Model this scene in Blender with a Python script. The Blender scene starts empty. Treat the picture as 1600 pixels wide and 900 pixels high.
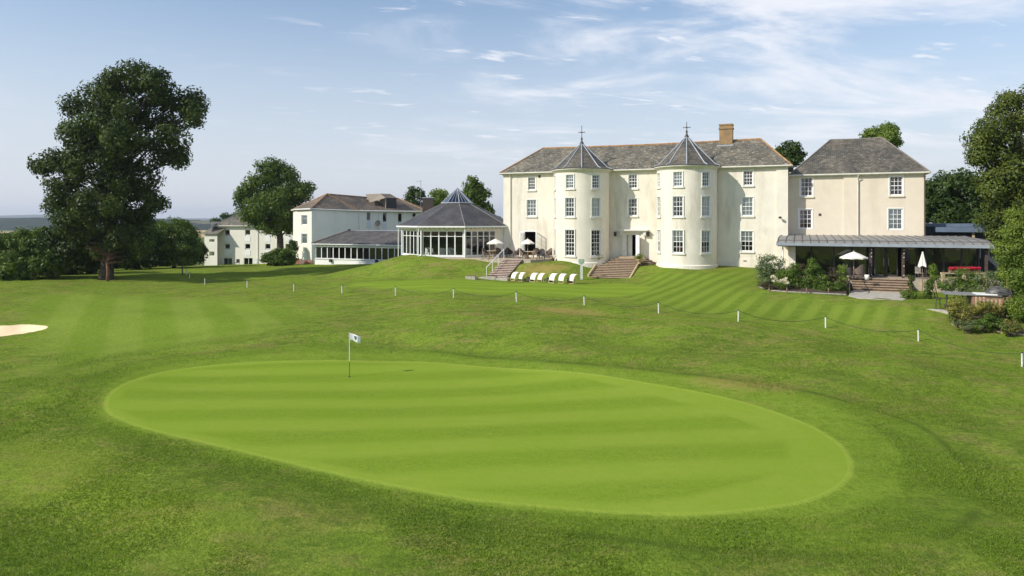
import bpy, math, random
import numpy as np
from mathutils import Vector
R = math.radians
rnd = random.Random(7)
SC = bpy.context.scene
COL = SC.collection

# ------------------------------------------------------------ camera, sky, sun, exposure
CZ = 7.6; F = 1067.0; HY = 343.0
cd = bpy.data.cameras.new('camera'); cam = bpy.data.objects.new('camera', cd); COL.objects.link(cam)
cam.location = (0, 0, CZ); cam.rotation_euler = (R(90), 0, 0)
cd.sensor_width = 36; cd.lens = 36 * F / 1600; cd.shift_y = -(450 - HY) / 1600
cd.clip_start = 0.5; cd.clip_end = 30000
SC.camera = cam
SUN_EL = R(34); SUN_AZ = R(204)          # math angle of the direction towards the sun
SD = Vector((math.cos(SUN_AZ) * math.cos(SUN_EL), math.sin(SUN_AZ) * math.cos(SUN_EL), math.sin(SUN_EL)))
sl = bpy.data.lights.new('sun', 'SUN'); so = bpy.data.objects.new('sun', sl); COL.objects.link(so)
sl.energy = 4.1; sl.angle = R(0.55); sl.color = (1, 0.945, 0.85)
so.rotation_euler = (-SD).to_track_quat('-Z', 'Y').to_euler(); so.location = (-60, -30, 60)
SC.view_settings.view_transform = 'Standard'; SC.view_settings.look = 'None'
SC.view_settings.exposure = 0.27; SC.view_settings.gamma = 1
W = bpy.data.worlds.new('World'); SC.world = W; W.use_nodes = True


class NT:
    def __init__(s, nt): s.nt = nt
    def n(s, t, props=None, **k):
        nd = s.nt.nodes.new(t)
        for a, b in (props or {}).items(): setattr(nd, a, b)
        for a, b in k.items():
            key = int(a[1:]) if a[0] == 'i' and a[1:].isdigit() else a.replace('_', ' ')
            s.set(nd.inputs[key], b)
        return nd
    def set(s, i, b):
        if isinstance(b, bpy.types.NodeSocket): s.nt.links.new(b, i)
        elif isinstance(b, bpy.types.Node): s.nt.links.new(b.outputs[0], i)
        else:
            if isinstance(b, (tuple, list)) and len(b) == 3 and i.type == 'RGBA': b = (*b, 1)
            i.default_value = b
    def math(s, op, a, b=0.0, clamp=False): return s.n('ShaderNodeMath', dict(operation=op, use_clamp=clamp), i0=a, i1=b).outputs[0]
    def vec(s, op, a, b=(0, 0, 0)):
        nd = s.n('ShaderNodeVectorMath', dict(operation=op), i0=a, i1=b)
        return nd.outputs['Value'] if op in ('DOT_PRODUCT', 'LENGTH') else nd.outputs[0]
    def mix(s, f, a, b, bt='MIX'):
        nd = s.nt.nodes.new('ShaderNodeMix'); nd.data_type = 'RGBA'; nd.blend_type = bt
        s.set(nd.inputs[0], f); s.set(nd.inputs[6], a); s.set(nd.inputs[7], b); return nd.outputs[2]
    def ramp(s, f, a, b, va=0.0, vb=1.0):
        nd = s.n('ShaderNodeMapRange', dict(interpolation_type='SMOOTHSTEP'), i0=f, i1=a, i2=b, i3=va, i4=vb); return nd.outputs[0]
    def noise(s, v, scale, detail=3.0, rough=0.55, out=0, dist=0.0):
        nd = s.n('ShaderNodeTexNoise', None, Vector=v, Scale=scale, Detail=detail, Roughness=rough, Distortion=dist); return nd.outputs[out]
    def attr(s, a): return s.n('ShaderNodeAttribute', dict(attribute_name=a)).outputs['Fac']


def setup_world():
    t = NT(W.node_tree); t.nt.nodes.clear()
    sky = t.n('ShaderNodeTexSky', dict(sky_type='NISHITA', sun_disc=False, sun_elevation=SUN_EL,
              sun_rotation=math.atan2(SD.x, SD.y), altitude=60, air_density=1.25, dust_density=0.5, ozone_density=2.4))
    d = t.n('ShaderNodeTexCoord').outputs['Generated']
    sp = t.n('ShaderNodeSeparateXYZ', None, i0=d)
    X, Y, Z = sp.outputs
    zz = t.math('MAXIMUM', t.math('ADD', Z, 0.10), 0.03)
    p = t.n('ShaderNodeCombineXYZ', None, i0=t.math('DIVIDE', X, zz), i1=t.math('DIVIDE', Y, zz), i2=0.0).outputs[0]
    # wispy high cloud, drawn out along x
    pw = t.vec('ADD', p, t.vec('SCALE', t.noise(p, 0.55, 2, out=1), (0, 0, 0)))
    pr = t.n('ShaderNodeVectorRotate', dict(rotation_type='Z_AXIS'), Vector=p, Angle=R(-14)).outputs[0]
    ps = t.vec('MULTIPLY', pr, (0.75, 1.35, 1))
    n1 = t.noise(ps, 1.25, 10, 0.62, dist=0.6)
    n2 = t.noise(t.vec('ADD', p, (3.1, 7.7, 0)), 0.42, 3, 0.5)
    ratio = t.math('DIVIDE', X, t.math('MAXIMUM', Y, 0.05))          # tan of azimuth
    side = t.ramp(ratio, -0.45, 0.12, 0.0, 1.0)
    hi = t.ramp(Z, 0.02, 0.12)
    m = t.math('ADD', t.math('MULTIPLY', n1, 1.0), t.math('MULTIPLY', n2, 0.55))
    m = t.math('ADD', m, t.math('MULTIPLY', side, 0.20))
    c1 = t.ramp(m, 0.90, 1.17)
    c1 = t.math('MULTIPLY', c1, t.math('MULTIPLY', hi, t.math('ADD', t.math('MULTIPLY', side, 0.78), 0.12)))
    # small bright streak clouds
    n3 = t.noise(t.vec('MULTIPLY', t.vec('ADD', pr, (1.7, 0.4, 0)), (0.8, 1.9, 1)), 3.0, 8, 0.6, dist=0.4)
    c2 = t.math('MULTIPLY', t.ramp(n3, 0.57, 0.68), 0.75)
    c2 = t.math('MULTIPLY', t.math('MULTIPLY', c2, hi), t.ramp(ratio, -0.42, -0.05, 0.12, 1.0))
    n4 = t.noise(t.vec('MULTIPLY', d, (3, 3, 9)), 2.3, 5, 0.6)
    n5 = t.ramp(ratio, -0.9, -0.5, 0.35, 0.0)
    cl = t.math('MAXIMUM', c1, c2)
    # pale veil low in the sky
    veil = t.ramp(Z, -0.02, 0.40, 0.90, 0.04)
    veil = t.math('ADD', veil, t.math('MULTIPLY', t.math('MULTIPLY', t.ramp(n4, 0.45, 0.75), n5), t.ramp(Z, 0.25, 0.02)), True)
    tint = t.mix(1.0, sky.outputs[0], (0.82, 0.91, 1.0), 'MULTIPLY')
    base = t.mix(veil, tint, (5.2, 5.42, 6.05))
    col = t.mix(cl, base, (6.5, 6.65, 7.15))
    bg = t.n('ShaderNodeBackground', None, Color=col, Strength=0.120)
    t.nt.links.new(bg.outputs[0], t.n('ShaderNodeOutputWorld').inputs[0])
setup_world()

# ------------------------------------------------------------ materials
def mat(name, col=(0.5, 0.5, 0.5), rough=0.7, fn=None, metal=0.0, spec=0.4):
    m = bpy.data.materials.new(name); m.use_nodes = True
    t = NT(m.node_tree); b = t.nt.nodes['Principled BSDF']
    b.inputs['Base Color'].default_value = (*col, 1); b.inputs['Roughness'].default_value = rough
    b.inputs['Metallic'].default_value = metal; b.inputs['Specular IOR Level'].default_value = spec
    if fn: fn(t, b)
    return m
def pos(t): return t.n('ShaderNodeNewGeometry').outputs['Position']
def uvn(t): return t.n('ShaderNodeUVMap').outputs[0]
def vary(col, amt=0.12, scale=3.0, bump=0.0, bscale=20.0, dark=None, dscale=0.5, damt=0.5, streak=False):
    def fn(t, b):
        p = pos(t)
        c = t.mix(t.ramp(t.noise(p, scale, 5), 0.3, 0.7), tuple(x * (1 - amt) for x in col), tuple(min(1, x * (1 + amt)) for x in col))
        if dark:
            q = t.vec('MULTIPLY', p, (1, 1, 0.22)) if streak else p
            f = t.math('MULTIPLY', t.ramp(t.noise(q, dscale, 7, 0.65), 0.48, 0.72), damt)
            c = t.mix(f, c, dark)
        t.set(b.inputs['Base Color'], c)
        if bump:
            bp = t.n('ShaderNodeBump', None, Strength=bump, Distance=0.02, Height=t.noise(p, bscale, 4)); t.set(b.inputs['Normal'], bp.outputs[0])
    return fn
def slate(c1, c2, lichen, lamt=0.5, bw=0.34, bh=0.24, patch=None):
    def fn(t, b):
        u = uvn(t); p = pos(t)
        br = t.n('ShaderNodeTexBrick', dict(offset=0.5), Vector=u, Color1=(*c1, 1), Color2=(*c2, 1), Mortar=(*(x * 0.35 for x in c1), 1), Scale=1.0,
                 Mortar_Size=0.012, Bias=-0.1, Brick_Width=bw, Row_Height=bh)
        c = t.mix(t.ramp(t.noise(p, 0.7, 5, 0.6), 0.35, 0.7), br.outputs[0], t.mix(1.0, br.outputs[0], (1.9, 1.75, 1.6), 'MULTIPLY'))
        f = t.math('MULTIPLY', t.ramp(t.noise(t.vec('MULTIPLY', p, (1, 1, 1.6)), 3.2, 7, 0.72), 0.52, 0.68), lamt)
        c = t.mix(f, c, lichen)
        f2 = t.math('MULTIPLY', t.ramp(t.noise(t.vec('ADD', p, (9, 3, 1)), 1.1, 6, 0.75), 0.56, 0.72), 0.6)
        c = t.mix(f2, c, tuple(x * 0.45 for x in c1))
        t.set(b.inputs['Base Color'], c)
        h = t.math('ADD', t.math('MULTIPLY', br.outputs[1], -0.8), t.noise(p, 9, 3))
        t.set(b.inputs['Normal'], t.n('ShaderNodeBump', None, Strength=0.6, Distance=0.03, Height=h).outputs[0])
    return fn
def brick(c1, c2, mortar, bw=0.22, bh=0.075, sc=1.0):
    def fn(t, b):
        br = t.n('ShaderNodeTexBrick', dict(offset=0.5), Vector=uvn(t), Color1=(*c1, 1), Color2=(*c2, 1), Mortar=(*mortar, 1), Scale=sc,
                 Mortar_Size=0.01, Brick_Width=bw, Row_Height=bh)
        c = t.mix(t.ramp(t.noise(pos(t), 2.5, 6, 0.7), 0.4, 0.7), br.outputs[0], t.mix(1.0, br.outputs[0], (1.5, 1.3, 1.0), 'MULTIPLY'))
        t.set(b.inputs['Base Color'], c)
    return fn
M = {}
M['cream'] = mat('cream_render', rough=0.85, spec=0.2, fn=vary((0.745, 0.690, 0.580), 0.05, 0.8, 0.3, 7, dark=(0.50, 0.45, 0.35), dscale=0.8, damt=0.7, streak=True))
M['tan'] = mat('tan_render', rough=0.85, spec=0.2, fn=vary((0.68, 0.60, 0.475), 0.03, 1.2, 0.2, 9, dark=(0.5, 0.42, 0.30), dscale=0.8, damt=0.3, streak=True))
M['whitewall'] = mat('white_render', rough=0.8, spec=0.2, fn=vary((0.80, 0.79, 0.75), 0.03, 0.5, 0.1, 8, dark=(0.55, 0.54, 0.48), dscale=0.4, damt=0.3, streak=True))
M['creamfar'] = mat('pale_render', rough=0.8, spec=0.2, fn=vary((0.76, 0.73, 0.63), 0.04, 0.4, dark=(0.48, 0.47, 0.40), dscale=0.3, damt=0.4, streak=True))
M['slate'] = mat('old_slate', rough=0.75, fn=slate((0.078, 0.073, 0.058), (0.150, 0.138, 0.108), (0.44, 0.41, 0.31), 0.85))
M['slatedark'] = mat('dark_slate', rough=0.72, fn=slate((0.062, 0.058, 0.048), (0.105, 0.096, 0.080), (0.28, 0.26, 0.20), 0.7))
M['slatenew'] = mat('smooth_grey_slate', rough=0.55, fn=slate((0.050, 0.048, 0.050), (0.062, 0.060, 0.062), (0.08, 0.078, 0.078), 0.25, 0.3, 0.2))
M['slateshed'] = mat('charcoal_slate', rough=0.7, fn=slate((0.055, 0.052, 0.05), (0.09, 0.083, 0.077), (0.22, 0.20, 0.17), 0.6))
M['tilebrown'] = mat('brown_tiles', rough=0.8, fn=slate((0.105, 0.088, 0.070), (0.16, 0.13, 0.10), (0.34, 0.30, 0.23), 0.6))
M['ridge'] = mat('terracotta_ridge', rough=0.85, fn=vary((0.36, 0.19, 0.085), 0.3, 3, dark=(0.42, 0.33, 0.16), dscale=2, damt=0.7))
M['ridgegrey'] = mat('grey_ridge', rough=0.85, fn=vary((0.2, 0.18, 0.16), 0.2, 3))
M['lead'] = mat('lead', rough=0.5, fn=vary((0.34, 0.36, 0.39), 0.15, 4))
M['leadroof'] = mat('lead_sheet_roof', rough=0.5, fn=vary((0.25, 0.235, 0.21), 0.12, 1.6, dark=(0.17, 0.165, 0.155), dscale=0.9, damt=0.6))
M['leadseam'] = mat('lead_seam', rough=0.6, fn=vary((0.12, 0.115, 0.11), 0.12, 3))
M['fascia'] = mat('grey_blue_fascia', rough=0.5, fn=vary((0.27, 0.30, 0.33), 0.1, 2))
M['bluefascia'] = mat('blue_fascia', rough=0.45, fn=vary((0.12, 0.16, 0.22), 0.1, 2))
M['white'] = mat('white_paint', rough=0.45, fn=vary((0.80, 0.80, 0.77), 0.04, 3))
M['offwhite'] = mat('offwhite_paint', rough=0.6, fn=vary((0.68, 0.66, 0.58), 0.06, 3))
M['gutter'] = mat('cream_gutter', rough=0.5, fn=vary((0.62, 0.60, 0.50), 0.08, 2))
M['chimbrick'] = mat('chimney_brick', rough=0.9, fn=brick((0.28, 0.17, 0.075), (0.20, 0.125, 0.065), (0.30, 0.24, 0.15)))
M['darkbrick'] = mat('dark_brick', rough=0.9, fn=brick((0.05, 0.035, 0.032), (0.035, 0.028, 0.026), (0.08, 0.07, 0.06)))
M['redbrick'] = mat('red_brick', rough=0.9, fn=brick((0.30, 0.10, 0.06), (0.22, 0.08, 0.05), (0.35, 0.30, 0.25)))
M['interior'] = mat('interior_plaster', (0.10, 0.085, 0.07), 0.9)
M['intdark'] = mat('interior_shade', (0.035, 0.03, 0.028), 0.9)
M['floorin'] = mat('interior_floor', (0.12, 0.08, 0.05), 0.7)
M['curtain'] = mat('net_curtain', rough=0.9, fn=vary((0.72, 0.70, 0.64), 0.12, 8))
M['drape'] = mat('patterned_drape', rough=0.9, fn=vary((0.56, 0.50, 0.42), 0.3, 7))
M['reddrape'] = mat('plaid_drape', rough=0.9, fn=vary((0.50, 0.22, 0.19), 0.5, 6, dark=(0.22, 0.36, 0.40), dscale=5, damt=0.8))
M['paving'] = mat('stone_paving', rough=0.85, fn=brick((0.40, 0.35, 0.28), (0.33, 0.29, 0.24), (0.2, 0.17, 0.14), 0.6, 0.45))
M['stepred'] = mat('brick_tread', rough=0.85, fn=vary((0.50, 0.40, 0.33), 0.3, 6, dark=(0.40, 0.20, 0.14), dscale=3.0, damt=0.6))
M['steptan'] = mat('stone_tread', rough=0.85, fn=vary((0.36, 0.27, 0.18), 0.25, 6, dark=(0.2, 0.14, 0.09), dscale=3.0, damt=0.6))
M['riser'] = mat('brick_riser', rough=0.9, fn=vary((0.13, 0.085, 0.06), 0.3, 9))
M['stone'] = mat('stone', rough=0.85, fn=vary((0.34, 0.31, 0.26), 0.2, 5))
M['wood'] = mat('weathered_wood', rough=0.75, fn=vary((0.22, 0.145, 0.085), 0.25, 6))
M['palewood'] = mat('pale_wood', rough=0.7, fn=vary((0.46, 0.36, 0.22), 0.2, 6))
M['loungewood'] = mat('yellow_pine', rough=0.6, fn=vary((0.55, 0.45, 0.20), 0.15, 8))
M['canvas'] = mat('white_canvas', rough=0.85, fn=vary((0.82, 0.79, 0.74), 0.04, 5))
M['canvaspink'] = mat('blush_canvas', rough=0.85, fn=vary((0.80, 0.66, 0.60), 0.05, 5))
M['parasol'] = mat('parasol_cloth', rough=0.85, fn=vary((0.80, 0.74, 0.64), 0.05, 3))
M['rattan'] = mat('brown_rattan', rough=0.75, fn=vary((0.15, 0.11, 0.085), 0.4, 30))
M['rattandark'] = mat('dark_rattan', rough=0.75, fn=vary((0.055, 0.048, 0.045), 0.4, 30))
M['black'] = mat('black_metal', (0.02, 0.02, 0.022), 0.45)
M['darkmetal'] = mat('dark_metal', rough=0.45, fn=vary((0.05, 0.045, 0.045), 0.3, 6))
M['brownpost'] = mat('dark_brown_post', rough=0.6, fn=vary((0.07, 0.045, 0.035), 0.2, 5))
M['steel'] = mat('brushed_steel', (0.6, 0.6, 0.6), 0.3, metal=1.0)
M['sandmat'] = mat('bunker_sand', rough=0.95, fn=vary((0.70, 0.56, 0.36), 0.10, 4, 0.5, 6))
M['rope'] = mat('dark_rope', rough=0.9, fn=vary((0.05, 0.06, 0.03), 0.3, 20))
M['postwhite'] = mat('white_post', rough=0.6, fn=vary((0.70, 0.69, 0.64), 0.15, 9, dark=(.35, .38, .26), dscale=5, damt=.5))
M['teal'] = mat('pale_teal_post', rough=0.5, fn=vary((0.55, 0.62, 0.54), 0.08, 6))
M['flagwhite'] = mat('flag_cloth', (0.84, 0.84, 0.86), 0.8)
M['navy'] = mat('navy_print', (0.012, 0.022, 0.07), 0.7)
M['greenpaint'] = mat('green_paint', (0.02, 0.12, 0.03), 0.5)
M['signgreen'] = mat('sign_green', rough=0.5, fn=vary((0.26, 0.38, 0.28), 0.1, 5))
M['redflower'] = mat('red_petals', rough=0.7, fn=vary((0.60, 0.02, 0.06), 0.3, 9))
M['whiteflower'] = mat('white_petals', rough=0.7, fn=vary((0.75, 0.68, 0.5), 0.15, 9))
M['pot'] = mat('stone_pot', rough=0.8, fn=vary((0.42, 0.30, 0.19), 0.2, 6))
M['bulb'] = mat('glass_bulb', (0.85, 0.82, 0.8), 0.3)
M['bark'] = mat('bark', rough=0.95, spec=0.1, fn=vary((0.060, 0.050, 0.040), 0.4, 4, 0.8, 9))
M['barkred'] = mat('reddish_bark', rough=0.9, fn=vary((0.19, 0.10, 0.065), 0.4, 6))
M['soil'] = mat('soil', rough=0.95, fn=vary((0.075, 0.05, 0.035), 0.3, 6))
M['concrete'] = mat('concrete', rough=0.9, fn=vary((0.42, 0.38, 0.31), 0.15, 3))
M['armchair'] = mat('white_armchair', (0.62, 0.60, 0.55), 0.7)

def glassmat(name, tint=(1, 1, 1), refl=1.0):
    m = bpy.data.materials.new(name); m.use_nodes = True; t = NT(m.node_tree); t.nt.nodes.clear()
    fr = t.n('ShaderNodeFresnel', None, IOR=1.52).outputs[0]
    f = t.math('ADD', t.math('MULTIPLY', fr, 1.0 * refl), 0.03, True)
    bp = t.n('ShaderNodeBump', None, Strength=0.06, Distance=0.05, Height=t.noise(pos(t), 1.3, 2))
    g = t.n('ShaderNodeBsdfGlossy', None, Roughness=0.02, Color=(0.95, 0.97, 1, 1), Normal=bp.outputs[0])
    tr = t.n('ShaderNodeBsdfTransparent', None, Color=(*tint, 1))
    mx = t.n('ShaderNodeMixShader', None, i0=f, i1=tr, i2=g)
    t.nt.links.new(mx.outputs[0], t.n('ShaderNodeOutputMaterial').inputs[0]); return m
M['glass'] = glassmat('window_glass', (0.9, 0.94, 0.94), 0.9)
M['glassdark'] = glassmat('tinted_glass', (0.45, 0.52, 0.5), 1.6)

def leafmat(name, c1, c2, trans=0.35):
    m = bpy.data.materials.new(name); m.use_nodes = True; t = NT(m.node_tree); t.nt.nodes.clear()
    f = t.attr('tone')
    c = t.mix(f, c1, c2)
    c = t.mix(t.ramp(t.noise(pos(t), 0.45, 3), 0.35, 0.7, 0.0, 0.45), c, tuple(x * k for x, k in zip(c2, (1.2, 1.1, 0.8))))
    d = t.n('ShaderNodeBsdfDiffuse', None, Color=c); tl = t.n('ShaderNodeBsdfTranslucent', None, Color=t.mix(1.0, c, (1.3, 1.5, 0.5), 'MULTIPLY'))
    g = t.n('ShaderNodeBsdfGlossy', None, Roughness=0.45, Color=(0.9, 0.95, 1, 1))
    mx = t.n('ShaderNodeMixShader', None, i0=trans, i1=d.outputs[0], i2=tl.outputs[0])
    mx2 = t.n('ShaderNodeMixShader', None, i0=0.012, i1=mx.outputs[0], i2=g.outputs[0])
    t.nt.links.new(mx2.outputs[0], t.n('ShaderNodeOutputMaterial').inputs[0]); return m
M['lf_oak'] = leafmat('oak_leaves', (0.018, 0.034, 0.008), (0.070, 0.098, 0.020), 0.15)
M['lf_dark'] = leafmat('dark_leaves', (0.022, 0.044, 0.009), (0.060, 0.096, 0.020), 0.2)
M['lf_mid'] = leafmat('mid_leaves', (0.040, 0.078, 0.012), (0.115, 0.165, 0.028), 0.28)
M['lf_bed'] = leafmat('garden_leaves', (0.045, 0.090, 0.014), (0.150, 0.215, 0.038), 0.3)
M['lf_lime'] = leafmat('lime_leaves', (0.07, 0.12, 0.018), (0.20, 0.26, 0.045))
M['lf_con'] = leafmat('conifer_sprays', (0.018, 0.040, 0.008), (0.125, 0.155, 0.028), 0.2)
M['lf_yel'] = leafmat('variegated_leaves', (0.07, 0.12, 0.02), (0.38, 0.33, 0.10))
M['lf_grey'] = leafmat('greygreen_leaves', (0.07, 0.11, 0.04), (0.20, 0.24, 0.13))
M['lf_purple'] = leafmat('purple_leaves', (0.045, 0.04, 0.03), (0.12, 0.10, 0.06))

# ------------------------------------------------------------ object helpers
ROOT = {}
def link(o): COL.objects.link(o); return o
def thing(name, label, cat, loc=(0, 0, 0), group=None, rz=0.0):
    o = link(bpy.data.objects.new(name, None)); o.empty_display_size = 0.3
    o.location = loc; o.rotation_euler = (0, 0, rz)
    o['label'] = label; o['category'] = cat
    if group: o['group'] = group
    ROOT[o.name] = np.array(loc, float); return o
def tag(o, label, cat, group=None, kind=None):
    o['label'] = label; o['category'] = cat
    if group: o['group'] = group
    if kind: o['kind'] = kind
    return o
def rootoff(o):
    while o.parent: o = o.parent
    return ROOT.get(o.name, np.zeros(3))
class MB:
    def __init__(s): s.v = []; s.f = []; s.smooth = False
    def add(s, vs, fs):
        b = len(s.v); s.v += [tuple(map(float, p)) for p in vs]; s.f += [tuple(b + i for i in q) for q in fs]; return s
    def quad(s, a, b, c, d): return s.add([a, b, c, d], [(0, 1, 2, 3)])
    def tri(s, a, b, c): return s.add([a, b, c], [(0, 1, 2)])
    def hexa(s, p): return s.add(p, [(0, 3, 2, 1), (4, 5, 6, 7), (0, 1, 5, 4), (1, 2, 6, 5), (2, 3, 7, 6), (3, 0, 4, 7)])
    def box(s, x0, x1, y0, y1, z0, z1): return s.hexa([(x0, y0, z0), (x1, y0, z0), (x1, y1, z0), (x0, y1, z0), (x0, y0, z1), (x1, y0, z1), (x1, y1, z1), (x0, y1, z1)])
    def fbox(s, fr, u0, u1, d0, d1, z0, z1):
        P = fr.pt; return s.hexa([P(u0, d1, z0), P(u1, d1, z0), P(u1, d0, z0), P(u0, d0, z0), P(u0, d1, z1), P(u1, d1, z1), P(u1, d0, z1), P(u0, d0, z1)])
    def prism(s, poly, z0, z1):
        n = len(poly); vs = [(x, y, z0) for x, y in poly] + [(x, y, z1) for x, y in poly]
        return s.add(vs, [tuple(range(n))[::-1], tuple(range(n, 2 * n))] + [(i, (i + 1) % n, n + (i + 1) % n, n + i) for i in range(n)])
    def tube(s, pts, rad, n=8, cap=True):
        pts = [Vector(p) for p in pts]; m = len(pts)
        if not hasattr(rad, '__len__'): rad = [rad] * m
        vs = []; a = None
        for i, p in enumerate(pts):
            d = (pts[min(i + 1, m - 1)] - pts[max(i - 1, 0)]).normalized()
            if a is None: a = d.orthogonal().normalized()
            a = (a - d * a.dot(d)).normalized(); b = d.cross(a)
            for k in range(n):
                th = 2 * math.pi * k / n; vs.append(p + (a * math.cos(th) + b * math.sin(th)) * rad[i])
        fs = [(i * n + k, i * n + (k + 1) % n, (i + 1) * n + (k + 1) % n, (i + 1) * n + k) for i in range(m - 1) for k in range(n)]
        if cap: fs += [tuple(range(n))[::-1], tuple(range((m - 1) * n, m * n))]
        return s.add(vs, fs)
    def lathe(s, c, prof, n=16, a0=0.0):
        vs = []
        for r, z in prof:
            for k in range(n):
                th = a0 + 2 * math.pi * k / n; vs.append((c[0] + r * math.cos(th), c[1] + r * math.sin(th), c[2] + z))
        m = len(prof)
        fs = [(i * n + k, i * n + (k + 1) % n, (i + 1) * n + (k + 1) % n, (i + 1) * n + k) for i in range(m - 1) for k in range(n)]
        return s.add(vs, fs)
    def build(s, name, m, parent=None, smooth=False, off=True):
        me = bpy.data.meshes.new(name); V = np.array(s.v, float)
        if parent is not None and off: V = V - rootoff(parent)
        me.from_pydata(V.tolist(), [], s.f); me.materials.append(M[m] if isinstance(m, str) else m)
        autouv(me)
        if smooth or s.smooth: me.shade_smooth()
        o = link(bpy.data.objects.new(name, me)); o.parent = parent; return o
def autouv(me):
    n = len(me.loops)
    if n == 0: return
    lv = np.zeros(n, np.int32); me.loops.foreach_get('vertex_index', lv)
    co = np.zeros(len(me.vertices) * 3); me.vertices.foreach_get('co', co); co = co.reshape(-1, 3)
    ns = np.zeros(len(me.polygons) * 3); me.polygons.foreach_get('normal', ns); ns = ns.reshape(-1, 3)
    lt = np.zeros(len(me.polygons), np.int32); me.polygons.foreach_get('loop_total', lt)
    nn = np.repeat(ns, lt, 0)
    t = np.stack([-nn[:, 1], nn[:, 0], np.zeros(n)], 1); l = np.linalg.norm(t, axis=1)
    t[l < 1e-4] = (1, 0, 0); l[l < 1e-4] = 1; t /= l[:, None]
    b = np.cross(nn, t); p = co[lv]
    uv = np.stack([(p * t).sum(1), (p * b).sum(1)], 1)
    me.uv_layers.new(name='UVMap').data.foreach_set('uv', uv.ravel())
class Fr:
    """a vertical plane: origin o, tangent t along the wall, n outward (towards the lawn)"""
    def __init__(s, o, ang=None, to=None):
        if to is not None: ang = math.atan2(to[1] - o[1], to[0] - o[0]); s.len = math.hypot(to[1] - o[1], to[0] - o[0])
        s.o = o; s.t = (math.cos(ang), math.sin(ang)); s.n = (s.t[1], -s.t[0]); s.ang = ang
    def pt(s, u, d, z): return (s.o[0] + s.t[0] * u + s.n[0] * d, s.o[1] + s.t[1] * u + s.n[1] * d, z)
    def upx(s, px, d=0.0):
        k = (px - 800) / F; return (k * (s.o[1] + s.n[1] * d) - (s.o[0] + s.n[0] * d)) / (s.t[0] - k * s.t[1])
    def zpy(s, py, u, d=0.0): return CZ + (HY - py) * s.pt(u, d, 0)[1] / F
    def rect(s, x0, x1, y0, y1, d=0.0):
        u0, u1 = s.upx(x0, d), s.upx(x1, d); um = (u0 + u1) / 2; return (u0, u1, s.zpy(y1, um, d), s.zpy(y0, um, d))
    def sub(s, u, d, rot=0.0): p = s.pt(u, d, 0); return Fr((p[0], p[1]), s.ang + rot)
class Tur:
    def __init__(s, fr, u, d, r): s.c = fr.pt(u, d, 0); s.fr = fr; s.r = r
    def pt(s, a, d, z):
        th = a / s.r; rr = s.r + d; t, n = s.fr.t, s.fr.n
        return (s.c[0] + rr * (math.sin(th) * t[0] + math.cos(th) * n[0]), s.c[1] + rr * (math.sin(th) * t[1] + math.cos(th) * n[1]), z)
    def local(s, deg):
        p = s.pt(R(deg) * s.r, 0, 0); return Fr((p[0], p[1]), s.fr.ang + R(deg))
def PX(px, py, Y): return ((px - 800) * Y / F, Y, CZ + (HY - py) * Y / F)
def wall(mb, fr, u0, u1, z0, z1, ops=(), depth=0.16, du=None):
    """wall surface with real openings and reveals; ops: (u0,u1,z0,z1[,noreveal])"""
    us = {u0, u1}; zs = {z0, z1}
    for o in ops: us |= {o[0], o[1]}; zs |= {o[2], o[3]}
    us = sorted(u for u in us if u0 <= u <= u1); zs = sorted(z for z in zs if z0 <= z <= z1)
    if du:
        nu = []
        for a, b in zip(us, us[1:]):
            k = max(1, int(math.ceil((b - a) / du))); nu += [a + (b - a) * i / k for i in range(k)]
        us = nu + [us[-1]]
    P = fr.pt
    idx = {}; vs = []
    def vi(i, j):
        if (i, j) not in idx: idx[(i, j)] = len(vs); vs.append(P(us[i], 0, zs[j]))
        return idx[(i, j)]
    fs = []
    for i in range(len(us) - 1):
        for j in range(len(zs) - 1):
            um, zm = (us[i] + us[i + 1]) / 2, (zs[j] + zs[j + 1]) / 2
            if any(o[0] < um < o[1] and o[2] < zm < o[3] for o in ops): continue
            fs.append((vi(i, j), vi(i + 1, j), vi(i + 1, j + 1), vi(i, j + 1)))
    mb.add(vs, fs)
    for o in ops:
        if len(o) > 4: continue
        a, b, c, d = o[:4]; e = -depth
        mb.quad(P(a, 0, c), P(a, 0, d), P(a, e, d), P(a, e, c)); mb.quad(P(b, 0, d), P(b, 0, c), P(b, e, c), P(b, e, d))
        mb.quad(P(a, 0, d), P(b, 0, d), P(b, e, d), P(a, e, d)); mb.quad(P(b, 0, c), P(a, 0, c), P(a, e, c), P(b, e, c))
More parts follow.
